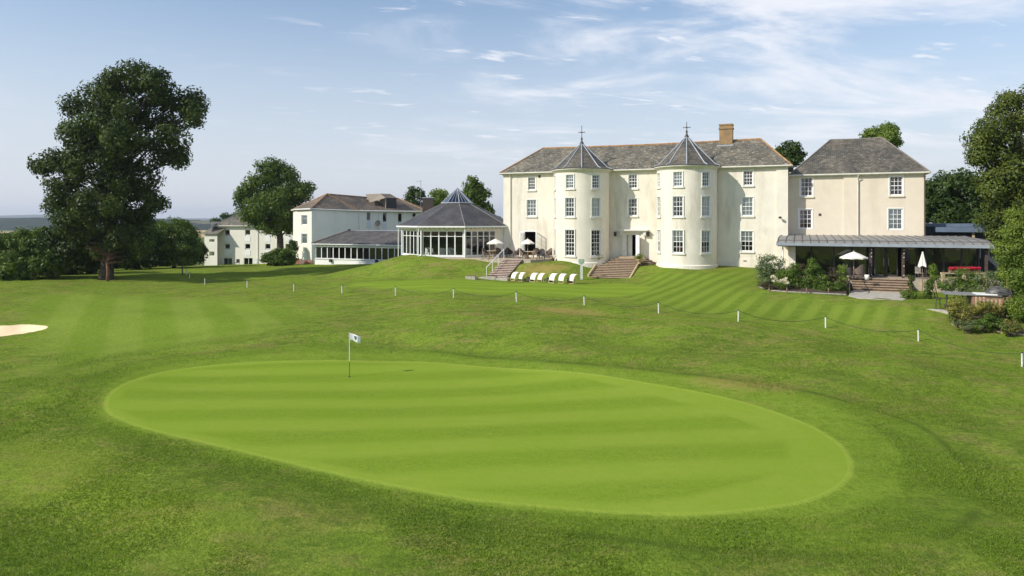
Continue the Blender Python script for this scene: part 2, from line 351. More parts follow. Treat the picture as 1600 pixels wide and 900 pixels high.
def glazing(parent, fr, u0, u1, z0, z1, d=-0.08, cols=3, rows=4, fw=0.07, bw=0.028, name='window', m='white', glass='glass', th=0.06,
            rail=True, sill=None, curt=None, surround=0, zsplit=None):
    mb = MB(); f = mb.fbox
    f(fr, u0, u0 + fw, d - th, d, z0, z1); f(fr, u1 - fw, u1, d - th, d, z0, z1)
    f(fr, u0 + fw, u1 - fw, d - th, d, z0, z0 + fw * 1.2); f(fr, u0 + fw, u1 - fw, d - th, d, z1 - fw, z1)
    a, b, c, e = u0 + fw, u1 - fw, z0 + fw * 1.2, z1 - fw
    if rail: zm = (c + e) / 2; f(fr, a, b, d - th + .004, d - .003, zm - 0.03, zm + 0.03)
    for i in range(1, cols):
        u = a + (b - a) * i / cols; f(fr, u - bw / 2, u + bw / 2, d - th * .8, d - 0.012, c, e)
    zs = zsplit or [c + (e - c) * j / rows for j in range(1, rows)]
    for j, z in enumerate(zs):
        if rail and abs(z - (c + e) / 2) < 0.04: continue
        f(fr, a, b, d - th * .8 + .004, d - 0.016, z - bw / 2, z + bw / 2)
    if surround:
        s_ = surround
        f(fr, u0 - s_, u0 - .001, -.03, .028, z0, z1 + s_); f(fr, u1 + .001, u1 + s_, -.03, .028, z0, z1 + s_); f(fr, u0, u1, -.03, .028, z1 + .001, z1 + s_)
    w = mb.build(name, m, parent)
    g = MB(); P = fr.pt; g.quad(P(a - .01, d - th * .5, c - .01), P(b + .01, d - th * .5, c - .01), P(b + .01, d - th * .5, e + .01), P(a - .01, d - th * .5, e + .01))
    g.build('pane', glass, w)
    if sill:
        s = MB(); s.fbox(fr, u0 - 0.1, u1 + 0.1, -0.1, 0.12, z0 - 0.14, z0 - 0.002); s.build('sill', sill, w)
    if curt: curtains(w, fr, a, b, c, e, d - 0.10, curt)
    return w
def pleat(mb, fr, a, b, z0, z1, d, amp=0.03, pit=0.11, taper=0.0, side=0):
    n = max(4, int((b - a) / pit * 2)); vs = []
    for j, z in enumerate((z1, (z0 + z1) / 2, z0)):
        k = 1 - taper * j / 2
        for i in range(n + 1):
            u = a + (b - a) * i / n
            if taper: u = (a + (u - a) * k) if side < 0 else (b - (b - u) * k)
            vs.append(fr.pt(u, d + (amp if i % 2 else -amp), z))
    mb.add(vs, [(r * (n + 1) + i, r * (n + 1) + i + 1, (r + 1) * (n + 1) + i + 1, (r + 1) * (n + 1) + i) for r in range(2) for i in range(n)])
def curtains(w, fr, a, b, c, e, d, style):
    W_ = b - a
    if 'n' in style: mb = MB(); pleat(mb, fr, a, b, c if 'N' in style else c + (e - c) * 0.0, e, d, 0.012); mb.build('curtain', 'curtain', w)
    if 'h' in style: mb = MB(); pleat(mb, fr, a, b, c + (e - c) * 0.52, e, d, 0.012); mb.build('blind', 'curtain', w)
    if 'd' in style or 'r' in style:
        m = 'drape' if 'd' in style else 'reddrape'
        for s_ in (-1, 1):
            mb = MB()
            if s_ < 0: pleat(mb, fr, a, a + W_ * 0.36, c, e, d - .05, taper=0.45, side=-1)
            else: pleat(mb, fr, b - W_ * 0.36, b, c, e, d - .05, taper=0.45, side=1)
            mb.build('curtain', m, w)

# ------------------------------------------------------------ terrain
CP = []   # (px, py, z) seen points on the ground, turned into world points
for px, py, z in [(0, 900, -.75), (400, 900, -.65), (800, 900, -.6), (1200, 900, -.6), (1600, 900, -.7),
    (0, 760, -.3), (250, 700, -.1), (165, 640, 0), (700, 790, -.3), (1080, 803, -.3), (1330, 735, -.2), (1500, 800, -.5), (1600, 700, -.4),
    (546, 590, 0), (300, 590, .05), (546, 563, .25), (800, 570, .22), (1000, 610, .1), (1200, 650, -.02), (800, 680, -.1), (400, 640, 0), (1250, 700, -.15),
    (1600, 620, -.05), (1400, 600, .2), (1200, 580, .5), (1080, 565, .62), (960, 560, .66), (800, 540, .72), (600, 530, .6), (400, 530, .45), (200, 540, .25), (0, 560, .1),
    (35, 517, .3), (110, 500, .5), (0, 480, .7), (200, 475, .75), (400, 485, .9), (600, 490, 1.2), (740, 495, 1.5), (850, 495, 1.6), (920, 505, 1.5), (1010, 515, 1.3),
    (1120, 530, 1.0), (1250, 545, .8), (1400, 560, .55),
    (320, 445, .9), (386, 449.5, 1.1), (459, 455, 1.3), (534, 459, 1.5), (618, 462, 1.7), (708, 466, 1.85), (807, 471.5, 1.9), (913, 478.5, 1.85),
    (1029, 490, 1.7), (1153, 503, 1.45), (1290, 513, 1.2), (1435, 535, .85), (1597, 573, .3),
    (600, 452, 1.85), (560, 440, 1.75), (700, 438, 2.15), (850, 441, 2.2), (1000, 440, 2.25), (850, 458, 2.0), (700, 457, 1.97), (980, 460, 2.0),
    (165, 435, 1.15), (0, 437, 1.1), (300, 425, 1.1), (430, 416, 1.25), (330, 416, 0.95), (90, 428, .9), (520, 435, 1.5), (460, 425, 1.35), (400, 432, 1.2),
    (490, 414, 1.5), (560, 419, 1.8), (588, 412, 2.6), (620, 402.5, 3.6), (680, 404, 3.65), (740, 404.5, 3.65), (600, 428, 2.1), (640, 432, 2.15), (700, 433, 2.2), (740, 433, 2.2),
    (610, 415, 2.9), (830, 410, 3.5), (870, 412, 3.4), (830, 433, 2.25), (905, 434, 2.25), (900, 416, 3.2), (950, 436, 2.3), (1000, 432, 2.45), (1040, 421, 3.1), (1075, 422, 3.1),
    (1130, 421, 3.1), (1200, 421, 3.1), (1050, 435, 2.6), (1130, 440, 2.65), (1100, 470, 2.0), (1190, 455, 2.5), (1200, 475, 2.0), (1325, 462, 2.35), (1280, 460, 2.4),
    (1400, 472, 2.3), (1400, 500, 1.6), (1480, 487, 1.95), (1500, 512, 1.25), (1600, 530, 0.9), (1300, 490, 1.65)]:
    Y = (CZ - z) * F / (py - HY); CP.append(((px - 800) * Y / F, Y, z))
CP += [(-3, 76, 3.6), (-6, 80, 3.5), (3, 78, 3.3), (10, 75, 3.2), (20, 72, 3.2), (28, 66, 3.1), (36, 60, 3.0), (30, 52, 2.9), (36, 50, 2.8), (33, 44, 2.3), (40, 41, 1.8), (50, 50, 2.5), (60, 70, 2.8),
       (10, 100, 3), (40, 100, 3), (-20, 110, 1.3), (-35, 118, .2), (-50, 128, -1.0), (-45, 140, -1.2), (-60, 120, -.6), (-70, 95, .2), (-90, 80, .2), (-60, 70, .8), (-60, 150, -2), (0, 150, 0),
       (-60, 40, 0), (60, 30, -.6), (0, 3, -1.2), (-30, 0, -1.2), (30, 0, -1.2), (-60, 10, -.8), (60, 5, -1), (60, 150, 1), (100, 60, 2), (-120, 60, 0), (-120, 150, -3), (-110, 0, -1), (110, 0, -1), (0, -60, -1.5)]
def _f(u, d): return (-0.9 + .921 * u - .389 * d, 72.6 - .389 * u - .921 * d)
CP += [(*_f(u, d), z) for u, d, z in [(33, 9, 2.2), (36, 9, 2.2), (38.5, 9, 2.25), (36, 11, 2.18), (33, 11.2, 2.2), (34, 6, 2.6), (38, 6, 2.6), (13, 3.6, 2.72), (14.6, 3.6, 2.75), (13.5, 5.8, 2.2), (12.2, 6, 2.2), (15, 6, 2.25),
      (13.5, 2.2, 3.1), (10.5, 4.2, 2.85), (11.9, 3.2, 2.75), (11.9, 4.5, 2.35), (11.9, 6, 2.08), (12.2, 2.4, 3.05), (16.6, 4.4, 2.8), (2, 3, 3.35), (4.5, 2.5, 3.35), (0, 3, 3.35), (-4, 3.5, 3.45), (2, 4.6, 3.38), (5, 4.6, 3.3), (1, 6.2, 2.85), (0.2, 8.4, 2.2), (2.2, 7.6, 2.35)]]
CP = np.array(CP)
def tps_fit(P, lam=0.05):
    n = len(P); d2 = ((P[:, None, :2] - P[None, :, :2]) ** 2).sum(2)
    K = 0.5 * d2 * np.log(d2 + 1e-9) + lam * np.eye(n) * 10
    A = np.zeros((n + 3, n + 3)); A[:n, :n] = K; A[:n, n] = 1; A[:n, n + 1:] = P[:, :2]; A[n:, :n] = A[:n, n:].T
    return np.linalg.solve(A, np.concatenate([P[:, 2], np.zeros(3)]))
TW = tps_fit(CP)
BUMPS = []
def H(x, y):
    x = np.atleast_1d(np.asarray(x, float)).ravel(); y = np.atleast_1d(np.asarray(y, float)).ravel(); out = np.empty(len(x))
    for s in range(0, len(x), 20000):
        X, Y = x[s:s + 20000], y[s:s + 20000]
        d2 = (X[:, None] - CP[None, :, 0]) ** 2 + (Y[:, None] - CP[None, :, 1]) ** 2
        z = (0.5 * d2 * np.log(d2 + 1e-9)) @ TW[:len(CP)] + TW[len(CP)] + TW[-2] * X + TW[-1] * Y
        for bx, by, bh, br in BUMPS: z = z + 1.9 * bh * np.exp(-(((X - bx) / (br * 1.5)) ** 2 + ((Y - by) / br) ** 2))
        r = np.hypot(X, Y - 40); k = np.clip((r - 95) / 120, 0, 1); k = k * k * (3 - 2 * k)
        far = -3 - 14 * np.clip((r - 120) / 500, 0, 1)
        out[s:s + 20000] = z * (1 - k) + far * k
    return out
def h(x, y): return float(H(x, y)[0])
def G(px, py, y0=12, y1=170):
    """the point of the ground seen at this pixel of the photograph"""
    Y = np.linspace(y0, y1, 1600); X = (px - 800) / F * Y; zr = CZ + (HY - py) / F * Y
    g = H(X, Y); i = np.argmax(zr < g) if (zr < g).any() else len(Y) - 1
    return (float(X[i]), float(Y[i]), float(g[i]))
BUMPS += [(*G(px, py)[:2], bh, br) for px, py, bh, br in [(1090, 522, .30, 2.6), (850, 518, .24, 2.4), (690, 508, .28, 2.6), (480, 522, .22, 3), (1260, 556, .22, 2.2), (340, 508, .2, 3), (955, 522, -.28, 1.8),
   (600, 546, -.14, 2), (1180, 545, -.2, 1.6), (1450, 590, .2, 2.5), (770, 545, -.16, 1.8), (200, 500, .18, 3), (60, 620, .25, 3), (300, 800, .18, 1.6), (120, 800, -.15, 1.6), (900, 870, .1, 1.4), (1450, 860, .15, 1.8)]]
def catmull(pts, k=8, closed=True):
    P = np.array(pts, float); n = len(P); out = []
    for i in range(n if closed else n - 1):
        p0, p1, p2, p3 = (P[(i - 1) % n], P[i], P[(i + 1) % n], P[(i + 2) % n]) if closed else (P[max(i - 1, 0)], P[i], P[i + 1], P[min(i + 2, n - 1)])
        for j in range(k):
            t = j / k; out.append(0.5 * ((2 * p1) + (-p0 + p2) * t + (2 * p0 - 5 * p1 + 4 * p2 - p3) * t * t + (-p0 + 3 * p1 - 3 * p2 + p3) * t ** 3))
    if not closed: out.append(P[-1])
    return np.array(out)
def sdf(x, y, poly):
    n = len(poly); d = np.full(len(x), 1e9); ins = np.zeros(len(x), bool)
    for i in range(n):
        a, b = poly[i], poly[(i + 1) % n]; ex, ey = b - a; wx, wy = x - a[0], y - a[1]
        t = np.clip((wx * ex + wy * ey) / (ex * ex + ey * ey + 1e-12), 0, 1)
        d = np.minimum(d, (wx - ex * t) ** 2 + (wy - ey * t) ** 2)
        c = ((a[1] <= y) & (b[1] > y)) | ((b[1] <= y) & (a[1] > y))
        with np.errstate(divide='ignore', invalid='ignore'): xi = a[0] + (y - a[1]) / (b[1] - a[1]) * ex
        ins ^= c & (x < xi)
    return np.where(ins, -1, 1) * np.sqrt(d)
def outline(pts, k=8): return catmull([G(a, b)[:2] for a, b in pts], k)
POLY = {
 'green': outline([(166, 636), (185, 606), (250, 583), (350, 570), (470, 564), (600, 565), (720, 571), (860, 580), (1000, 598), (1130, 622), (1240, 655), (1305, 690), (1328, 725),
                   (1315, 757), (1260, 783), (1180, 797), (1080, 803), (960, 801), (840, 792), (720, 778), (600, 757), (480, 730), (360, 702), (250, 675), (190, 655)]),
 'apron': outline([(152, 640), (168, 604), (230, 576), (380, 558), (560, 552), (720, 559), (900, 572), (1080, 591), (1230, 618), (1340, 652), (1398, 698), (1412, 738),
                   (1385, 780), (1310, 802), (1200, 812), (1080, 813), (960, 811), (840, 802), (720, 787), (600, 766), (480, 738), (360, 710), (250, 682), (180, 664)]),
 'outer': outline([(120, 650), (130, 600), (210, 568), (380, 548), (560, 543), (735, 556), (900, 568), (1080, 586), (1260, 612), (1420, 660), (1500, 720), (1530, 780), (1480, 835), (1350, 868), (1150, 862), (900, 835), (600, 785), (360, 724), (200, 685)]),
 'putt': outline([(545, 445), (575, 440), (640, 437.5), (740, 438), (860, 442.5), (960, 443), (1010, 447), (1020, 452), (990, 460), (930, 465), (850, 462.5), (760, 459), (660, 454.5), (590, 450)]),
 'lawnR': outline([(985, 440), (1040, 424), (1130, 423), (1190, 424), (1190, 456), (1260, 463), (1325, 468), (1415, 476), (1480, 492), (1470, 512), (1350, 517), (1200, 506), (1080, 494), (1000, 480), (960, 465)], 6),
 'fair': outline([(0, 470), (120, 455), (300, 462), (480, 470), (520, 500), (420, 530), (330, 550), (200, 570), (90, 620), (0, 680)], 6),
 'bunker': outline([(-60, 505), (0, 509), (40, 506), (70, 509), (73, 513), (50, 519), (20, 524), (-20, 528), (-80, 530)]),
 'deepA': outline([(150, 670), (260, 690), (400, 730), (560, 770), (700, 800), (860, 822), (780, 850), (640, 845), (480, 815), (330, 770), (200, 730)], 6),
 'deepB': outline([(1340, 660), (1440, 690), (1515, 745), (1515, 800), (1430, 850), (1300, 878), (1200, 870), (1330, 830), (1410, 790), (1440, 745), (1400, 700)], 6),
 'paleA': outline([(0, 690), (150, 700), (300, 780), (420, 830), (330, 860), (120, 850), (0, 800)], 6),
 'dryC': outline([(1095, 596), (1160, 597), (1230, 606), (1180, 608), (1110, 602)], 6),
 'dryD': outline([(420, 785), (500, 800), (560, 812), (500, 815), (430, 800)], 6),
 'dryA': outline([(840, 480), (900, 484), (945, 490), (900, 492), (850, 486)], 6),
 'dryB': outline([(835, 412), (880, 415), (872, 425), (835, 432), (815, 428)], 6),
}
print('green z', G(546, 590))
def build_ground():
    cx, cy = 0.0, -10.0
    a = np.concatenate([np.linspace(-180, -50, 30)[:-1], np.linspace(-50, 50, 860), np.linspace(50, 180, 30)[1:]])
    r = np.concatenate([[0.5, 3, 8, 14], np.geomspace(18, 165, 420), np.geomspace(168, 12000, 60)])
    A, Rr = np.meshgrid(np.radians(a), r); x = (cx + Rr * np.sin(A)).ravel(); y = (cy + Rr * np.cos(A)).ravel(); z = H(x, y)
    nx, ny = len(a), len(r)
    # bunker hollow
    sb = sdf(x, y, POLY['bunker']); z = z - 0.28 * np.clip(-sb / 0.8, 0, 1)
    # gentle unevenness of the rough
    sg = np.full(len(x), 50.0); near = (y > 8) & (y < 60) & (np.abs(x) < 60); sg[near] = sdf(x[near], y[near], POLY['green'])
    amp = np.clip(sg / 4, 0, 1) * np.clip((150 - np.hypot(x, y)) / 60, 0, 1)
    z = z + amp * 0.05 * (np.sin(x * .55 + np.sin(y * .3) * 2) * np.sin(y * .5 + 1.3 * np.sin(x * .21)) + .5 * np.sin(x * 1.3 + y * .4) * np.sin(y * 1.1 - x * .3))
    i = np.arange(nx * ny).reshape(ny, nx)
    f = np.stack([i[:-1, :-1], i[:-1, 1:], i[1:, 1:], i[1:, :-1]], -1).reshape(-1, 4)[:, ::-1]
    me = bpy.data.meshes.new('ground'); me.vertices.add(len(x)); me.vertices.foreach_set('co', np.stack([x, y, z], 1).ravel())
    me.loops.add(f.size); me.loops.foreach_set('vertex_index', f.ravel().astype(np.int32))
    me.polygons.add(len(f)); me.polygons.foreach_set('loop_start', np.arange(0, f.size, 4, dtype=np.int32)); me.polygons.foreach_set('loop_total', np.full(len(f), 4, np.int32))
    me.update(calc_edges=True); me.shade_smooth()
    for k, poly in POLY.items():
        v = np.full(len(x), 30.0); m = (np.hypot(x, y) < 130) & (y > 5)
        v[m] = np.clip(sdf(x[m], y[m], poly), -30, 30)
        at = me.attributes.new(k, 'FLOAT', 'POINT'); at.data.foreach_set('value', v.astype(np.float32))
    at = me.attributes.new('far', 'FLOAT', 'POINT'); at.data.foreach_set('value', np.clip((np.hypot(x, y) - 140) / 60, 0, 1).astype(np.float32))
    me.materials.append(ground_mat())
    o = link(bpy.data.objects.new('ground', me)); o['kind'] = 'structure'; o['label'] = 'mown green grass ground of the golf course, sloping up to the house'; o['category'] = 'ground'
def stripe(t, p, ang, period, soft=0.25, wob=0.0):
    q = p
    if wob: q = t.vec('ADD', p, t.vec('MULTIPLY', t.noise(p, 0.12, 1, out=1), (wob, wob, 0)))
    s = t.vec('DOT_PRODUCT', q, (-math.sin(R(ang)), math.cos(R(ang)), 0)); s = t.math('SINE', t.math('MULTIPLY', s, 2 * math.pi / period))
    return t.ramp(s, -soft, soft)
def ground_mat():
    def fn(t, b):
        p = pos(t)
        n_fine = t.noise(p, 16, 3, 0.75); n_f2 = t.noise(t.vec('ADD', p, (5, 5, 0)), 45, 2, 0.7); n_med = t.noise(p, 2.2, 5, 0.65); n_big = t.noise(p, 0.33, 4, 0.55)
        n_pat = t.noise(t.vec('MULTIPLY', p, (0.55, 1.2, 1)), 0.8, 6, 0.68)
        n_c = t.noise(t.vec('MULTIPLY', p, (1, 1.0, 1)), 7, 4, 0.8)
        mott = t.math('ADD', t.math('MULTIPLY', n_fine, 0.5), t.math('MULTIPLY', n_c, 0.5)); mott = t.ramp(mott, 0.40, 0.60)
        edge = t.math('MULTIPLY', t.math('SUBTRACT', n_fine, 0.5), 0.30)
        # rough
        n_str = t.noise(t.vec('MULTIPLY', p, (0.6, 1.5, 1)), 1.7, 7, 0.7, dist=0.6)
        rough = t.mix(mott, (0.040, 0.082, 0.007), (0.110, 0.172, 0.018))
        rough = t.mix(t.ramp(n_str, 0.40, 0.62, 0.0, 0.8), rough, t.mix(mott, (0.100, 0.148, 0.016), (0.210, 0.262, 0.042)))
        rough = t.mix(t.ramp(n_big, 0.40, 0.62, 0.0, 0.55), rough, t.mix(mott, (0.090, 0.165, 0.010), (0.155, 0.248, 0.020)))
        rough = t.mix(t.ramp(n_med, 0.50, 0.66, 0.0, 0.55), rough, (0.048, 0.092, 0.008))
        rough = t.mix(t.ramp(n_pat, 0.50, 0.62, 0.0, 0.55), rough, t.mix(mott, (0.11, 0.110, 0.028), (0.225, 0.205, 0.070)))
        rough = t.mix(t.ramp(t.noise(t.vec('MULTIPLY', t.vec('ADD', p, (40, 0, 0)), (0.45, 1.3, 1)), 0.5, 7, 0.7), 0.58, 0.70, 0.0, 0.65), rough, (0.215, 0.175, 0.070))
        # mown fairway left
        sF = stripe(t, p, 118, 3.9, 0.5, 0.6)
        fair = t.mix(mott, (0.095, 0.168, 0.013), (0.140, 0.225, 0.022))
        fair = t.mix(t.math('MULTIPLY', sF, 0.55), fair, t.mix(mott, (0.145, 0.215, 0.030), (0.205, 0.280, 0.050)))
        c = t.mix(t.ramp(t.math('ADD', t.attr('fair'), t.math('MULTIPLY', t.math('SUBTRACT', n_med, .5), 4)), 0.4, -4.5, 0.0, 0.85), rough, fair)
        # striped garden lawn right
        sR = stripe(t, p, 55, 1.28, 0.8, 0.5)
        lw = t.mix(sR, (0.088, 0.155, 0.012), (0.140, 0.215, 0.024)); lw = t.mix(t.ramp(n_str, 0.45, 0.65, 0, 0.55), lw, t.mix(mott, (0.10, 0.17, 0.012), (0.165, 0.225, 0.03)))
        c = t.mix(t.ramp(t.math('ADD', t.attr('lawnR'), t.math('MULTIPLY', t.math('SUBTRACT', n_med, .5), 3)), 0.6, -2.6, 0.0, 0.9), c, lw)
        # faint mower passes following the ring
        rs_ = t.ramp(t.math('SINE', t.math('MULTIPLY', t.math('ADD', t.attr('outer'), t.math('MULTIPLY', n_big, 1.5)), 2.3)), -0.9, 0.9)
        c = t.mix(t.math('MULTIPLY', t.math('MULTIPLY', rs_, t.ramp(t.attr('outer'), 9.0, 1.0)), 0.30), c, (0.045, 0.088, 0.008))
        # cut rings round the green
        ring2 = t.mix(mott, (0.070, 0.135, 0.009), (0.120, 0.200, 0.016))
        ring2 = t.mix(t.ramp(n_str, 0.42, 0.66, 0.0, 0.6), ring2, (0.135, 0.215, 0.018))
        ring2 = t.mix(t.ramp(n_pat, 0.52, 0.68, 0.0, 0.5), ring2, (0.17, 0.18, 0.04))
        c = t.mix(t.ramp(t.math('ADD', t.attr('outer'), t.math('MULTIPLY', t.math('SUBTRACT', n_med, .5), 1.2)), 0.5, -0.5, 0.0, 0.75), c, ring2)
        ln = t.math('MULTIPLY', t.ramp(t.math('ABSOLUTE', t.math('ADD', t.attr('outer'), t.math('MULTIPLY', edge, .5))), 0.0, 0.26, 1.0, 0.0), t.math('MULTIPLY', t.ramp(n_big, 0.36, 0.52), t.ramp(t.n('ShaderNodeSeparateXYZ', None, i0=p).outputs[0], -9.0, 1.0, 0.25, 1.0))); c = t.mix(t.math('MULTIPLY', ln, 0.75), c, (0.045, 0.080, 0.008))
        ap = t.mix(mott, (0.090, 0.165, 0.011), (0.155, 0.240, 0.022))
        ap = t.mix(t.ramp(n_str, 0.42, 0.66, 0.0, 0.6), ap, (0.165, 0.245, 0.028)); ap = t.mix(t.ramp(n_med, 0.5, 0.68, 0.0, 0.5), ap, (0.075, 0.135, 0.010)); ap = t.mix(t.ramp(n_pat, 0.55, 0.68, 0.0, 0.45), ap, (0.19, 0.19, 0.05))
        c = t.mix(t.ramp(t.math('ADD', t.attr('apron'), edge), 0.4, -0.4, 0.0, 0.9), c, ap)
        # the green
        g = t.attr('green')
        sg = stripe(t, p, 6.0, 2.85, 0.9, 0.25)
        fade = t.math('MULTIPLY', t.ramp(t.noise(t.vec('MULTIPLY', p, (0.4, 1, 1)), 0.16, 3), 0.30, 0.60, 0.80, 1.0), 1.0)
        px_ = t.n('ShaderNodeSeparateXYZ', None, i0=p).outputs[0]
        sg = t.math('MAXIMUM', sg, t.ramp(t.math('SUBTRACT', g, t.ramp(px_, 2.0, 9.0, 1.4, 0.0)), -2.1, -1.6))
        sg = t.math('SUBTRACT', 1.0, t.math('MULTIPLY', t.math('SUBTRACT', 1.0, sg), fade))
        gc = t.mix(sg, (0.096, 0.172, 0.010), (0.160, 0.240, 0.026))
        gc = t.mix(t.math('MULTIPLY', mott, 0.55), gc, (0.180, 0.258, 0.028)); gc = t.mix(t.math('MULTIPLY', t.ramp(n_f2, .5, .62), 0.25), gc, (0.09, 0.17, 0.006))
        gc = t.mix(t.ramp(n_med, .46, .66, 0, .25), gc, (0.125, 0.215, 0.010))
        gc = t.mix(t.ramp(t.noise(t.vec('MULTIPLY', p, (0.6, 2.2, 1)), 1.3, 6, 0.7), 0.5, 0.72, 0.0, 0.30), gc, (0.205, 0.280, 0.030))
        gc = t.mix(t.ramp(n_big, 0.35, 0.65, 0.0, 0.30), gc, (0.125, 0.225, 0.009))
        c = t.mix(t.ramp(t.math('ADD', g, t.math('MULTIPLY', edge, 0.18)), 0.04, -0.04), c, gc)
        ln = t.ramp(t.math('ABSOLUTE', t.math('SUBTRACT', g, 0.02)), 0.03, 0.14, 1.0, 0.0); c = t.mix(t.math('MULTIPLY', ln, 0.5), c, (0.235, 0.325, 0.045))
        # practice green by the terrace
        pt_ = t.attr('putt'); sp_ = stripe(t, p, -14, 2.2, 0.6)
        pc = t.mix(sp_, (0.118, 0.195, 0.014), (0.142, 0.225, 0.020)); pc = t.mix(t.ramp(n_med, 0.4, 0.7, 0, 0.3), pc, (0.155, 0.225, 0.035))
        c = t.mix(t.ramp(t.math('ADD', pt_, t.math('MULTIPLY', edge, 4)), 0.7, -0.9), c, pc)
        # worn, dry patches
        for k, am in (('dryA', 0.55), ('dryB', 0.6), ('dryC', 0.6), ('dryD', 0.35)):
            c = t.mix(t.ramp(t.math('ADD', t.attr(k), t.math('MULTIPLY', t.math('SUBTRACT', n_med, .5), 2.5)), 1.0, -1.0, 0.0, am), c, (0.27, 0.19, 0.075))
        # sand
        bk = t.attr('bunker')
        c = t.mix(t.ramp(bk, 0.05, -0.05), c, t.mix(n_med, (0.60, 0.48, 0.31), (0.74, 0.62, 0.44)))
        # far fields
        vo = t.n('ShaderNodeTexVoronoi', None, Vector=t.vec('MULTIPLY', p, (0.8, 0.45, 0)), Scale=0.006).outputs['Color']
        vs = t.n('ShaderNodeSeparateColor', None, i0=vo).outputs[0]
        ff = t.mix(t.ramp(vs, 0.45, 0.5), (0.10, 0.13, 0.04), (0.38, 0.30, 0.16)); ff = t.mix(t.ramp(vs, 0.78, 0.8), ff, (0.035, 0.06, 0.02))
        c = t.mix(t.attr('far'), c, ff)
        sa = t.ramp(t.math('ADD', t.attr('deepA'), t.math('MULTIPLY', t.math('SUBTRACT', n_str, .5), 5)), 0.8, -1.4, 0.0, 0.62)
        sb = t.ramp(t.math('ADD', t.attr('deepB'), t.math('MULTIPLY', t.math('SUBTRACT', n_str, .5), 4)), 0.6, -1.2, 0.0, 0.55)
        out_ = t.ramp(g, 0.0, 0.15); d_ = t.math('MULTIPLY', t.math('MAXIMUM', sa, sb), out_)
        c = t.mix(d_, c, t.mix(mott, (0.030, 0.068, 0.006), (0.085, 0.140, 0.012)))
        la = t.math('MULTIPLY', t.ramp(t.math('ADD', t.attr('paleA'), t.math('MULTIPLY', t.math('SUBTRACT', n_str, .5), 6)), 1.0, -2.0, 0.0, 0.5), out_)
        c = t.mix(la, c, t.mix(mott, (0.125, 0.190, 0.014), (0.215, 0.285, 0.034)))
        c = t.mix(0.10, c, (0.160, 0.175, 0.095)); c = t.mix(1.0, c, (1.35, 1.25, 1.15), 'MULTIPLY')
        t.set(b.inputs['Base Color'], c)
        smooth = t.math('MAXIMUM', t.ramp(g, 0.0, -0.1), t.math('MAXIMUM', t.ramp(pt_, 0.0, -0.1), t.ramp(bk, 0, -.1)))
        st = t.math('SUBTRACT', 0.55, t.math('MULTIPLY', smooth, 0.42))
        hh = t.math('ADD', n_fine, t.math('MULTIPLY', n_med, 1.6))
        t.set(b.inputs['Normal'], t.n('ShaderNodeBump', None, Strength=st, Distance=0.09, Height=hh).outputs[0])
    return mat('grass', rough=0.95, fn=fn, spec=0.0)
build_ground()

def build_hills():
    for nm, lab, Y0, depth, xr, prof, c1, c2 in [
        ('hills', 'wooded ridge on the far side of the valley', 1500, 500, (-2600, 900), lambda x: 3 + 10 / (1 + math.exp((x + 1000) / 130)) + 1.5 * math.sin(x * .0093), (0.012, 0.026, 0.012), (0.030, 0.045, 0.018)),
        ('hills', 'higher pale blue hill on the horizon', 5200, 1500, (-6000, 3000), lambda x: 10 + 46 * math.exp(-((x + 4500) / 620) ** 2) + 10 * math.exp(-((x + 3000) / 700) ** 2), (0.05, 0.07, 0.05), (0.08, 0.10, 0.06))]:
        n = 700 if Y0 < 3000 else 200; m = 12; mb = MB(); vs = []
        rr = random.Random(3)
        for j in range(m + 1):
            k = j / m
            for i in range(n + 1):
                x = xr[0] + (xr[1] - xr[0]) * i / n
                e = math.sin(min(1, k * 1.0) * math.pi / 2)
                zz = -22 + (prof(x) + 22) * e + (rr.uniform(-1.6, 1.6) if Y0 < 3000 and k > 0.1 else 0)
                vs.append((x, Y0 + depth * k, zz))
        fs = [(j * (n + 1) + i, j * (n + 1) + i + 1, (j + 1) * (n + 1) + i + 1, (j + 1) * (n + 1) + i) for j in range(m) for i in range(n)]
        mb.add(vs, fs)
        def fn(t, b, c1=c1, c2=c2):
            p = pos(t); c = t.mix(t.ramp(t.noise(p, 0.02, 6, 0.7), 0.35, 0.65), c1, c2)
            vo = t.n('ShaderNodeTexVoronoi', None, Vector=t.vec('MULTIPLY', p, (0.5, 0.35, 0)), Scale=0.008).outputs['Color']
            vs_ = t.n('ShaderNodeSeparateColor', None, i0=vo).outputs[0]; c = t.mix(t.ramp(vs_, 0.8, 0.82, 0, 0.8), c, (0.22, 0.19, 0.09))
            t.set(b.inputs['Base Color'], c)
        o = mb.build(nm, mat('hill', rough=0.95, fn=fn, spec=0.05)); o['kind'] = 'structure'; o['label'] = lab; o['category'] = 'hills'
build_hills()

def build_haze():
    mb = MB(); mb.box(-7200, 5000, -60, 7200, -40, 105); o = mb.build('haze', bpy.data.materials.new('haze_air')); m = o.data.materials[0]; m.use_nodes = True
    t = NT(m.node_tree); t.nt.nodes.clear(); v = t.n('ShaderNodeVolumePrincipled', None, Color=(0.80, 0.88, 1.0, 1), Density=HAZE, Anisotropy=0.3)
    t.nt.links.new(v.outputs[0], t.n('ShaderNodeOutputMaterial').inputs['Volume']); tag(o, 'thin pale summer haze over the valley', 'haze', kind='stuff')
HAZE = 0.00013
build_haze()

